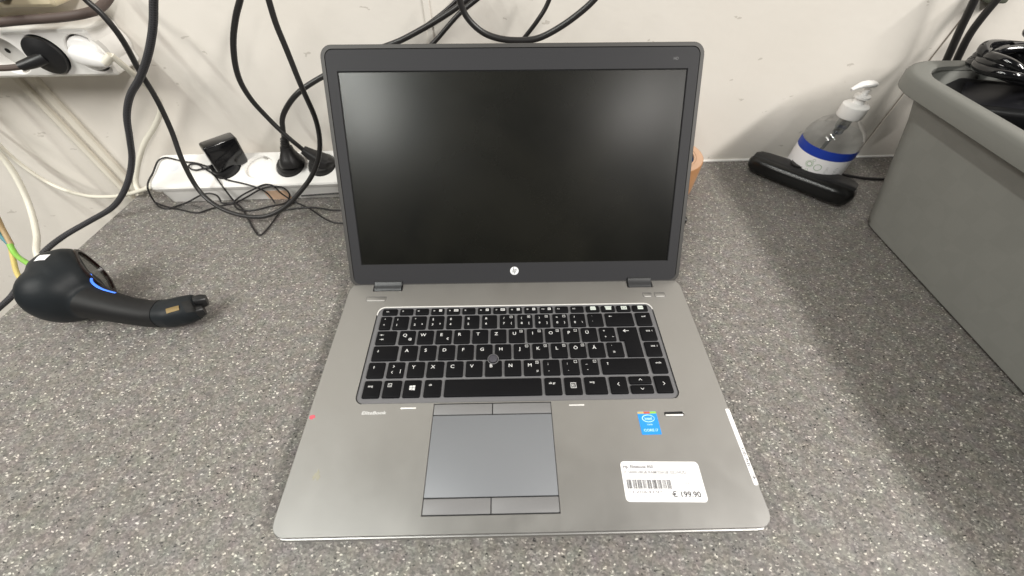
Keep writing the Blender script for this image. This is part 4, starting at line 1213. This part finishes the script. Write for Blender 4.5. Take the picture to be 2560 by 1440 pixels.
# black round plug with its cord to the left
bp_ = thing("round_plug", "round black plug with a thick rim in the wall socket strip", "plug", WS3(-0.5235, 0.1895, 0))
nW = Vector((0.03, -1, 0)).normalized()
V, F = lathe([(0.0178, -0.006), (0.0184, 0.001), (0.0190, 0.0030), (0.0184, 0.0048), (0.012, 0.0070), (0.006, 0.0085)], WS3(-0.5235, 0.1895, 0), nW, 32)
put("plug_face", V, F, BLACK, bp_, angle=50)
V, F = loft([(WS3(-0.5240, 0.1880, 0.005), 0.0065, 0.0058), (WS3(-0.534, 0.186, 0.0125), 0.0064, 0.0056), (WS3(-0.545, 0.184, 0.0175), 0.0048, 0.0045)], 18)
put("plug_neck", V, F, BLACK, bp_)
V, F, uv = tube([WS3(-0.543, 0.184, 0.0170), WS3(-0.556, 0.184, 0.021), WS3(-0.59, 0.185, 0.022), WS3(-0.66, 0.188, 0.02)], 0.0030, 10)
put("plug_cord", V, F, BROWN, bp_, uv=uv)
# white plug
wp = thing("white_plug", "white plug in the rightmost wall socket, its cream cable leaving to the right", "plug", WS3(-0.4795, 0.1895, 0))
V, F = lathe([(0.0168, -0.008), (0.0172, -0.001), (0.0165, 0.0015), (0.0140, 0.0030)], WS3(-0.4795, 0.1895, 0), nW, 32)
put("plug_face", V, F, PUMP, wp, angle=50)
V, F = loft([(WS3(-0.4870, 0.1895, 0.001), 0.0100, 0.0090), (WS3(-0.476, 0.1885, 0.0060), 0.0100, 0.0090), (WS3(-0.464, 0.1865, 0.0100), 0.0078, 0.0070), (WS3(-0.454, 0.1850, 0.0130), 0.0050, 0.0046)], 20, (0, 0, 1), 2.8)
put("plug_body", V, F, PUMP, wp, angle=50)
V, F = loft([(WS3(-0.456, 0.1852, 0.0140), 0.0045, 0.0042), (tuple(Vector(CAB["W3"][0])), 0.0038, 0.0036)], 16)
put("plug_neck", V, F, WHITEC, wp)
# cream strip above
CS = thing("cream_socket_strip", "cream socket strip on the wall above the white one, cut off by the frame", "socket strip", walldir(-0.6, 0.02, 0.229))
hs2 = [[(x + 0.0185 * math.cos(2 * math.pi * k / 28), 0.257 + 0.0185 * math.sin(2 * math.pi * k / 28)) for k in range(28)] for x in (-0.615, -0.568, -0.521)]
V, F = holed(rr(-0.90, -0.478, 0.2315, 0.282, 0.004, 4), hs2, 0.042, 0.0005, T=W3, ch=0.0030, chh=0.0008)
put("strip_body", V, F, CREAM, CS, angle=50)
for x in (-0.615, -0.568, -0.521):
    n = 28
    r0 = [[W3(x + r * math.cos(2 * math.pi * k / n), 0.257 + r * math.sin(2 * math.pi * k / n), 0.042 + h) for k in range(n)] for r, h in ((0.0187, -0.0006), (0.0182, -0.0145))]
    V, F = stack(r0, cap0=False)
    put("socket", V, [tuple(reversed(f)) for f in F], CREAM, CS, angle=50)
dp = thing("dark_plug", "dark plug in the cream wall strip at the top left edge", "plug", W3(-0.521, 0.257, 0.042))
V, F = loft([(W3(-0.522, 0.256, 0.034), 0.0165, 0.0160), (W3(-0.522, 0.254, 0.052), 0.0165, 0.0155), (W3(-0.518, 0.248, 0.066), 0.0110, 0.0090), (W3(-0.512, 0.244, 0.072), 0.0055, 0.0050)], 22, (0, 0, 1), 2.4)
put("plug_body", V, F, BLACK, dp, angle=50)

# ------------------------------------------------------------------ barcode scanner, lying on the worktop at the left
SC = thing("barcode_scanner", "black handheld barcode scanner lying on the worktop, blue light line and white sticker", "scanner", (-0.47, 0.225, 0))
def fuse(name, parts, voxel, material, root, passes=6):
    V, F = join(*parts)
    me = bpy.data.meshes.new(name)
    me.from_pydata([tuple(Vector(v) - OFF[root.name]) for v in V], [], F)
    o = bpy.data.objects.new(name, me)
    COL.objects.link(o)
    r = o.modifiers.new("remesh", 'REMESH'); r.mode = 'VOXEL'; r.voxel_size = voxel
    s = o.modifiers.new("smooth", 'SMOOTH'); s.factor = 0.6; s.iterations = passes
    dg = bpy.context.evaluated_depsgraph_get()
    nm = bpy.data.meshes.new_from_object(o.evaluated_get(dg))
    bpy.data.objects.remove(o, do_unlink=True)
    nm.name = name
    nm.materials.clear(); nm.materials.append(material)
    nm.polygons.foreach_set("use_smooth", [True] * len(nm.polygons))
    o = bpy.data.objects.new(name, nm)
    COL.objects.link(o)
    o.parent = root
    OFF[o.name] = OFF[root.name]
    return o
head_st = [((-0.500, 0.219, 0.035), 0.017, 0.018), ((-0.495, 0.2245, 0.036), 0.029, 0.028), ((-0.489, 0.2310, 0.037), 0.0345, 0.0345), ((-0.484, 0.238, 0.0375), 0.0380, 0.0360), ((-0.4750, 0.247, 0.0375), 0.0345, 0.0335), ((-0.4705, 0.2515, 0.0370), 0.0305, 0.0290)]
hd = loft(head_st, 30, (0, 0, 1), 2.1)
bulge = ellipsoid((-0.4835, 0.2225, 0.036), 0.032, 0.029, 0.0350, rot=R(20))
arm = loft([((-0.484, 0.226, 0.034), 0.026, 0.027), ((-0.466, 0.2210, 0.0300), 0.0205, 0.0215), ((-0.445, 0.2155, 0.0245), 0.0155, 0.0170), ((-0.420, 0.2110, 0.0190), 0.0134, 0.0150),
            ((-0.395, 0.2085, 0.0160), 0.0134, 0.0138), ((-0.374, 0.2090, 0.0165), 0.0158, 0.0150), ((-0.359, 0.2135, 0.0170), 0.0160, 0.0145), ((-0.350, 0.2180, 0.0172), 0.0135, 0.0125)], 28, (0, 0, 1), 2.3)
sh = fuse("scanner_shell", [hd, bulge, arm], 0.0021, SCAN, SC)
# softer grip band wrapped round the handle
gr = loft([((-0.460, 0.2194, 0.0285), 0.0190, 0.0200), ((-0.445, 0.2155, 0.0247), 0.0159, 0.0175), ((-0.420, 0.2110, 0.0192), 0.0138, 0.0155), ((-0.397, 0.2086, 0.0163), 0.0138, 0.0143), ((-0.385, 0.2086, 0.0163), 0.0146, 0.0146)], 28, (0, 0, 1), 2.3)
put("grip", *gr, GRIP, SC, angle=60)
# scan window: red rim, glass and lip on the front of the head
hx = Vector((0.72, 0.69, 0.0)).normalized()
hc = Vector((-0.4705, 0.2515, 0.0360))
side = Vector((hx.y, -hx.x, 0))
def HT(a, b, c): return tuple(hc + side * a + Vector((0, 0, 1)) * b + hx * c)
def wl_(i):
    return rr(-0.0290 + i, 0.0290 - i, -0.0245 + i, 0.0262 - i, 0.021 - i * 0.5, 10)
V, F = holed(wl_(0), [wl_(0.0035)], 0.0030, -0.008, T=HT, ch=0.0010)
put("window_rim", V, F, REDGLASS, SC, angle=50)
V, F = stack([[HT(x, y, -0.002) for x, y in wl_(0.0030)], [HT(x, y, 0.0010) for x, y in wl_(0.0032)]])
put("scan_window", V, F, SCANGLASS, SC, smooth=False)
# blue light line: hugs the shell between head and handle
from mathutils.bvhtree import BVHTree
bm_me = sh.data
bvh = BVHTree.FromPolygons([v.co + OFF[sh.name] for v in bm_me.vertices], [tuple(p.vertices) for p in bm_me.polygons])
def drop(x, y, lift=0.0):
    h = bvh.ray_cast(Vector((x, y, 0.3)), Vector((0, 0, -1)))
    return Vector((x, y, h[0].z)) + h[1] * lift if h[0] else Vector((x, y, 0.02))
pp = [drop(-0.4480 + 0.0012 * 0, 0.2325, 0.0004)]
lp = [(-0.4560, 0.2340), (-0.4520, 0.2300), (-0.4470, 0.2280), (-0.4400, 0.2262), (-0.4330, 0.2245), (-0.4270, 0.2232)]
lp = [(-0.4600, 0.2350, 0.0440), (-0.4520, 0.2325, 0.0440), (-0.4455, 0.2300, 0.0428), (-0.4390, 0.2285, 0.0410), (-0.4320, 0.2280, 0.0390), (-0.4260, 0.2290, 0.0375)]
def seat(x, y, z):
    q = bvh.find_nearest(Vector((x, y, z + 0.004)))
    return q[0] + q[1] * 0.0004
V, F, uv = tube([seat(*p) for p in lp], 0.0012, 8)
put("blue_light_line", V, F, LED, SC, uv=uv)
# sticker on top, gold contacts and screw recess near the end of the handle
def decal(name, cx, cy, w, h, rot, material, lift=0.0004, n=5):
    V, F = [], []
    for j in range(n + 1):
        for i in range(n + 1):
            u, v = (i / n - 0.5) * w, (j / n - 0.5) * h
            V.append(tuple(drop(cx + u * math.cos(rot) - v * math.sin(rot), cy + u * math.sin(rot) + v * math.cos(rot), lift)))
    for j in range(n):
        for i in range(n):
            a = j * (n + 1) + i
            F.append((a, a + 1, a + n + 2, a + n + 1))
    return put(name, V, F, material, SC)
decal("white_sticker", -0.4845, 0.2405, 0.0098, 0.0088, R(8), PAPER)
decal("gold_contacts", -0.3620, 0.2040, 0.0120, 0.0045, R(20), GOLD, 0.0008)
decal("screw_recess", -0.3500, 0.2100, 0.0085, 0.0110, R(32), SEAM, 0.0007)
V, F = loft([((-0.3535, 0.2190, 0.0200), 0.0055, 0.0075), ((-0.3470, 0.2225, 0.0200), 0.0058, 0.0078), ((-0.3430, 0.2245, 0.0190), 0.0046, 0.0060)], 16, (0, 0, 1), 3.0)
put("end_latch", V, F, BLACK, SC)
V, F = loft([((-0.3520, 0.2080, 0.0160), 0.0050, 0.0070), ((-0.3460, 0.2115, 0.0160), 0.0052, 0.0070), ((-0.3425, 0.2135, 0.0155), 0.0040, 0.0055)], 16, (0, 0, 1), 3.0)
put("end_latch", V, F, BLACK, SC)

# ------------------------------------------------------------------ black case in front of the bottle
CA = thing("handheld_case", "long rounded black plastic case lying slantwise in front of the bottle", "case", (0.43, 0.445, 0))
a_, b_ = Vector((0.3835, 0.4905, 0.0148)), Vector((0.4800, 0.3985, 0.0170))
dd = (b_ - a_)
stn = [(-0.045, 0.004, 0.004), (-0.02, 0.0105, 0.0085), (0.03, 0.0145, 0.0122), (0.10, 0.0165, 0.0132), (0.3, 0.0182, 0.0138), (0.6, 0.0202, 0.0146), (0.85, 0.0218, 0.0154), (0.96, 0.0205, 0.0148), (1.02, 0.0160, 0.0120), (1.05, 0.0075, 0.0060)]
V, F = loft([(a_ + dd * t, w, h) for t, w, h in stn], 32, (0, 0, 1), 2.7)
V = [(x, y, max(z, 0.0006)) for x, y, z in V]
put("case_body", V, F, mat("case_gloss", (0.006, 0.006, 0.006), 0.28), CA, angle=60)
sd = Vector((dd.y, -dd.x, 0)).normalized()
V, F = loft([(a_ + dd * t - sd * 0.0035 + Vector((0, 0, 0.0045)), w * 0.80, h * 0.80) for t, w, h in stn[1:-1]], 28, (0, 0, 1), 3.2)
put("top_cover", V, F, BLACK, CA, angle=60)
tcx = a_ + dd * 0.42 - sd * 0.0035
V, F, uv = tube([tuple(tcx + Vector((0.0095 * math.cos(q), 0.0095 * math.sin(q), 0.0172))) for q in [2 * math.pi * i / 24 for i in range(25)]], 0.0006, 6, 1, smooth=False)
put("round_button_ring", V, F, SEAM, CA)
V, F = lathe([(0.0088, 0.0), (0.0084, 0.0010), (0.007, 0.0013)], tuple(tcx + Vector((0, 0, 0.0160))))
put("round_button", V, F, BLACK, CA)

# ------------------------------------------------------------------ pump bottle
BX, BY = 0.4600, 0.4625
BO = thing("pump_bottle", "clear pump bottle with a blue banded label and a white pump, by the wall", "bottle", (BX, BY, 0))
rb_ = 0.0370
V, F = lathe([(rb_ - 0.004, 0.0006), (rb_, 0.004), (rb_, 0.070), (rb_ - 0.002, 0.078), (rb_ - 0.009, 0.088), (rb_ - 0.018, 0.0945), (0.0145, 0.0985), (0.0130, 0.1010), (0.0130, 0.108)], (BX, BY, 0), n=48, cap1=False)
put("clear_body", V, F, CLEAR, BO, angle=60)
V, F = lathe([(rb_ - 0.006, 0.002), (rb_ - 0.0014, 0.005), (rb_ - 0.0014, 0.070), (rb_ - 0.0035, 0.0775), (rb_ - 0.0035, 0.0778)], (BX, BY, 0), n=48)
put("clear_gel", V, F, LIQUID, BO, angle=40)
def band(r, z0, z1, a0, a1, n=40):
    V, F = [], []
    for i in range(n + 1):
        a = R(a0 + (a1 - a0) * i / n)
        V += [(BX + r * math.cos(a), BY + r * math.sin(a), z0), (BX + r * math.cos(a), BY + r * math.sin(a), z1)]
    for i in range(n): F.append((2 * i, 2 * i + 2, 2 * i + 3, 2 * i + 1))
    return V, F
V, F = band(rb_ + 0.0004, 0.006, 0.0535, -216, -44)
lb = put("label", V, F, PAPER, BO, angle=60)
V, F = band(rb_ + 0.0006, 0.0530, 0.0655, -216, -44)
put("blue_band", V, F, NAVY, BO, angle=60)
def cyl(u, v): # u angle in metres of arc from the middle of the label
    a = R(-112) + u / rb_
    r = rb_ + 0.0009
    return (BX + r * math.cos(a), BY + r * math.sin(a), 0.030 + v)
GR_ = mat("label_grey", (0.45, 0.47, 0.46), 0.6); GRN = mat("label_green", (0.36, 0.48, 0.34), 0.6); PNK = mat("hazard_pink", (0.62, 0.36, 0.42), 0.6)
def ringf(cx, cy, r, t, T, n=24):
    V = [T(cx + q * math.cos(2 * math.pi * i / n), cy + q * math.sin(2 * math.pi * i / n)) for q in (r, r - t) for i in range(n)]
    return V, [(i, (i + 1) % n, (i + 1) % n + n, i + n) for i in range(n)]
V, F = join(ringf(-0.020, 0.012, 0.0050, 0.0005, cyl), ringf(-0.020, 0.012, 0.0036, 0.0010, cyl), ringf(-0.0085, 0.0105, 0.0048, 0.0008, cyl), ringf(-0.017, 0.0185, 0.0018, 0.0004, cyl), ringf(-0.019, 0.003, 0.0018, 0.0004, cyl))
put("label_rings", V, F, GRN, lb, smooth=False)
V, F = join(*[rect(0.0090, 0.0130 - 0.0022 * i, 0.0160 - 0.001 * (i % 3), 0.0006, cyl) for i in range(5)])
put("label_lines", V, F, GR_, lb, smooth=False)
def diamond(cx, cy, r, T):
    a = [(cx, cy - r), (cx + r, cy), (cx, cy + r), (cx - r, cy)]; b = [(cx + (x - cx) * 0.74, cy + (y - cy) * 0.74) for x, y in a]
    return [T(*p) for p in a + b], [(i, (i + 1) % 4, (i + 1) % 4 + 4, i + 4) for i in range(4)]
V, F = join(diamond(0.004, -0.006, 0.0048, cyl), diamond(0.0145, -0.006, 0.0048, cyl), rect(0.004, -0.006, 0.0014, 0.0036, cyl), rect(0.0145, -0.0065, 0.0012, 0.0034, cyl))
put("hazard_marks", V, F, PNK, lb, smooth=False)
V, F = lathe([(0.0150, 0.1000), (0.0158, 0.1015), (0.0158, 0.1150), (0.0135, 0.1172), (0.0070, 0.1180), (0.0060, 0.1240), (0.0095, 0.1250), (0.0095, 0.1275), (0.0040, 0.1285), (0.0040, 0.1360)], (BX, BY, 0), n=36)
put("pump_collar", V, F, PUMP, BO, angle=40)
V, F = loft([((BX + 0.0080, BY + 0.001, 0.1410), 0.0038, 0.0022), ((BX + 0.0050, BY + 0.001, 0.1414), 0.0062, 0.0033), ((BX - 0.003, BY, 0.1417), 0.0066, 0.0036), ((BX - 0.011, BY - 0.001, 0.1414), 0.0053, 0.0032), ((BX - 0.0185, BY - 0.003, 0.1394), 0.0035, 0.0026), ((BX - 0.0245, BY - 0.004, 0.1365), 0.0023, 0.0019)], 22, (0, 0, 1), 2.5)
put("pump_head", V, F, PUMP, BO, angle=60)
V, F, uv = tube([(BX, BY, 0.104), (BX - 0.002, BY, 0.08), (BX - 0.006, BY + 0.002, 0.04), (BX - 0.012, BY + 0.004, 0.004)], 0.0023, 10)
put("dip_tube", V, F, clear_material("tube_plastic", (0.75, 0.77, 0.78), 0.15), BO)
V, F = lathe([(0.0080, 0.0980), (0.0080, 0.0850), (0.0062, 0.0820), (0.0062, 0.0770), (0.0035, 0.0750)], (BX, BY, 0), n=20)
put("pump_cylinder", V, F, clear_material("cylinder_plastic", (0.66, 0.68, 0.68), 0.2), BO, angle=50)

# ------------------------------------------------------------------ roll of brown tape behind the lid
TR = thing("tape_roll", "roll of brown packing tape standing flat behind the laptop lid on the right", "tape", (0.228, 0.4585, 0))
V, F = lathe([(0.0385, 0.0008), (0.0490, 0.0008), (0.0492, 0.002), (0.0492, 0.0475), (0.0488, 0.0488), (0.0385, 0.0488), (0.0385, 0.0008)], (0.228, 0.4585, 0), n=56, cap0=False, cap1=False)
put("tape_winding", V, F, TAPE, TR, angle=40)
V, F = lathe([(0.0360, 0.0006), (0.0385, 0.0006), (0.0385, 0.0491), (0.0360, 0.0491), (0.0360, 0.0006)], (0.228, 0.4585, 0), n=56, cap0=False, cap1=False)
cr_ = put("cardboard_core", V, F, CARD, TR, angle=40)
V, F = lathe([(0.0391, 0.0489), (0.0480, 0.0489), (0.0480, 0.0492), (0.0391, 0.0492)], (0.228, 0.4585, 0), n=56, cap0=False, cap1=False)
put("tape_side", V, F, CARD, TR, angle=40)
V, F = [], []
for i in range(33):
    a = 2 * math.pi * i / 32
    V += [(0.228 + 0.0358 * math.cos(a), 0.4585 + 0.0358 * math.sin(a), 0.004), (0.228 + 0.0358 * math.cos(a), 0.4585 + 0.0358 * math.sin(a), 0.046)]
F = [(2 * i, 2 * i + 1, 2 * i + 3, 2 * i + 2) for i in range(32)]
put("core_print", V, F, COREBLUE, TR)
# small plug lying behind the lid corner
LP = thing("lead_plug", "small black plug lying on the worktop behind the right edge of the lid", "plug", (0.222, 0.362, 0))
V, F = loft([((0.205, 0.366, 0.0085), 0.0045, 0.0045), ((0.214, 0.364, 0.0090), 0.0075, 0.0070), ((0.228, 0.3605, 0.0090), 0.0080, 0.0078), ((0.237, 0.358, 0.0085), 0.0045, 0.0045)], 18, e=2.5)
put("plug_body", V, F, RUBBER, LP)
V, F, uv = tube([(0.208, 0.3655, 0.0085), (0.180, 0.375, 0.005), (0.13, 0.385, 0.004), (0.05, 0.39, 0.004)], 0.0026, 10)
put("plug_cord", V, F, RUBBER, LP, uv=uv)

# ------------------------------------------------------------------ grey basket full of adapters
BK = thing("grey_basket", "large grey plastic basket at the right, filled with black adapters and cables", "basket", (0.66, 0.22, 0))
X0, X1, Y0, Y1, ZT = 0.4570, 0.860, -0.110, 0.4620, 0.170
def bring(i, z, r): return [(x, y, z) for x, y in rr(X0 + i, X1 - i, Y0 + i, Y1 - i - 0.055 * max(0.0, 1 - z / 0.16), r, 8)]
def lean(i, z, r):                            # the walls lean outwards
    return bring(i, z, r)
rings = [bring(0.036, 0.001, 0.034), bring(0.031, 0.004, 0.038), bring(0.030, 0.012, 0.040), bring(0.0265, 0.06, 0.042), bring(0.022, 0.12, 0.044), bring(0.0165, 0.158, 0.045),
         bring(0.0165, 0.166, 0.045)]
rings += [bring(0.0195, 0.166, 0.043), bring(0.025, 0.12, 0.041), bring(0.0295, 0.06, 0.039), bring(0.034, 0.012, 0.037), bring(0.040, 0.0045, 0.032)]
V, F = stack(rings)
put("basket_wall", V, F, GREYBASKET, BK, angle=50)
# rolled rim
prof = [(0.0210, 0.1655), (0.0200, 0.1695), (0.0165, 0.1712), (0.0075, 0.1712), (0.0025, 0.1696), (0.0002, 0.1655), (0.0, 0.1530), (0.0014, 0.1520), (0.0026, 0.1530), (0.0030, 0.1640), (0.0150, 0.1665), (0.0190, 0.1655)]
rings = [bring(i, z, 0.056 - i * 0.6) for i, z in prof]
n = len(rings[0]); V = [v for r in rings for v in r]; F = []
m_ = len(rings)
for k in range(m_):
    for i in range(n):
        j = (i + 1) % n; k2 = (k + 1) % m_
        F.append((k * n + i, k2 * n + i, k2 * n + j, k * n + j))
put("basket_rim", V, F, GREYRIM, BK, angle=50)

def brick_adapter(name, label, loc, size, rx, rz, tilt=0, m=BLACK, cord=None):
    t = thing(name, label, "adapter", loc, "adapters heaped in the basket")
    M = Matrix.Translation(loc) @ Matrix.Rotation(R(rz), 4, 'Z') @ Matrix.Rotation(R(rx), 4, 'X') @ Matrix.Rotation(R(tilt), 4, 'Y')
    w, d, h = size
    V, F = rslab(-w / 2, w / 2, -d / 2, d / 2, 0.006, -h / 2, h / 2, 0.004, 4, tb=0.004)
    V = [tuple(M @ Vector(v)) for v in V]
    put("adapter_body", V, F, m, t, angle=45)
    V, F = rslab(-w * 0.30, w * 0.30, -d * 0.33, d * 0.33, 0.001, h / 2, h / 2 + 0.0003)
    V = [tuple(M @ Vector(v)) for v in V]
    put("rating_label", V, F, mat("dim_label", (0.02, 0.02, 0.024), 0.35), t, smooth=False)
    V, F = loft([(tuple(M @ Vector((w / 2 - 0.002, 0, 0))), 0.006, 0.005), (tuple(M @ Vector((w / 2 + 0.012, 0, 0))), 0.0032, 0.0032)], 14)
    put("cord_relief", V, F, BLACK, t)
    return t
brick_adapter("laptop_adapter", "black adapter tilted at the near side of the basket heap", (0.600, 0.290, 0.125), (0.115, 0.050, 0.032), 18, -62, 10)
brick_adapter("laptop_adapter", "black adapter against the back corner of the basket", (0.565, 0.405, 0.140), (0.100, 0.048, 0.030), 25, -35, -8)
brick_adapter("laptop_adapter", "black adapter lying across the middle of the basket", (0.640, 0.370, 0.150), (0.110, 0.052, 0.032), -12, 20, 5)
brick_adapter("laptop_adapter", "black adapter deep in the basket near its front", (0.560, 0.200, 0.090), (0.110, 0.050, 0.032), 10, 80, 4, BLACK)
brick_adapter("laptop_adapter", "black adapter at the far right of the heap", (0.700, 0.300, 0.130), (0.110, 0.050, 0.032), 5, -20, 4, BLACK)
brick_adapter("laptop_adapter", "black adapter at the bottom of the heap by the back wall", (0.66, 0.42, 0.095), (0.110, 0.050, 0.032), 5, 5, 4, BLACK)
# dark cloth pouch under the heap
def lump(c, rx, ry, rz, seed, n=40, m_=22):
    q = random.Random(seed)
    ph = [q.uniform(0, 6.28) for _ in range(8)]
    V, F = ellipsoid((0, 0, 0), 1, 1, 1, n, m_)
    out = []
    for x, y, z in V:
        k = 1 + 0.10 * math.sin(3 * x + ph[0]) * math.sin(4 * y + ph[1]) + 0.06 * math.sin(7 * x + 3 * z + ph[2]) + 0.04 * math.sin(11 * y + ph[3])
        out.append((c[0] + x * k * rx, c[1] + y * k * ry, c[2] + z * k * rz))
    return out, F
V, F = lump((0.655, 0.24, 0.072), 0.135, 0.150, 0.058, 4)
o = put("cloth_pouch", V, F, BAG, None, loc=(0.655, 0.24, 0.01), angle=80)
tag(o, "dark grey cloth pouch filling the lower part of the basket", "pouch")
V, F = lump((0.620, 0.250, 0.128), 0.052, 0.040, 0.026, 9)
o = put("cloth_pouch", V, F, mat("grey_cloth", (0.075, 0.07, 0.072), 0.75, bump=0.3, bscale=300), None, loc=(0.62, 0.25, 0.10), angle=80)
tag(o, "smaller grey pouch lying between the adapters", "pouch")
def coil(c, rx, ry, turns, seed, tilt, rz, wob=0.10, pitch=0.0035):
    q = random.Random(seed)
    P = []
    N = int(turns * 14)
    M = Matrix.Rotation(R(rz), 3, 'Z') @ Matrix.Rotation(R(tilt), 3, 'X')
    for i in range(N + 1):
        a = 2 * math.pi * i / 14
        k = 1 + q.uniform(-wob, wob) * 0.5 + 0.08 * math.sin(a * 0.37)
        p = M @ Vector((rx * k * math.cos(a), ry * k * math.sin(a), pitch * a / 6.28 + 0.004 * math.sin(a * 2.1)))
        P.append((c[0] + p.x, c[1] + p.y, c[2] + p.z))
    return P
CGp = "cables coiled on top of the basket"
cl = ["small black cable coil spilling over the back left corner of the basket", "black cable coil lying along the near side of the basket heap", "thick glossy black cable coil bulging over the back left of the basket", "black cable coil lying flat over the basket adapters", "small black cable coil pressed against the wall side", "loose black coil hanging over the middle of the heap"]
for i, (c, rx, ry, tn, tl, rz, r) in enumerate([((0.552, 0.408, 0.180), 0.036, 0.026, 3.2, 10, 25, 0.0046), ((0.600, 0.335, 0.168), 0.050, 0.032, 3.4, -8, -50, 0.0046), ((0.578, 0.420, 0.176), 0.048, 0.024, 4.0, 14, -8, 0.0050), ((0.628, 0.392, 0.186), 0.055, 0.034, 4.0, 8, 15, 0.0048), ((0.632, 0.448, 0.198), 0.040, 0.020, 3.3, 30, 5, 0.0052), ((0.660, 0.345, 0.172), 0.055, 0.030, 3.0, -6, -30, 0.0045)]):
    cable("coiled_cable", coil(c, rx, ry, tn, 30 + i, tl, rz), r, GLOSS, cl[i], "cable", CGp, n=12, per=4)
# a small clip on the wall at the top right
V, F = rslab(0.578, 0.600, 0.214, 0.245, 0.002, 0.0, 0.014, 0.002, 3, lambda a, b, c: W3(a, b, c + 0.002))
o = put("wall_clip", V, F, BOXGREEN, None, loc=W3(0.59, 0.214, 0))
tag(o, "small dark clip on the wall above the basket at the top edge", "clip")
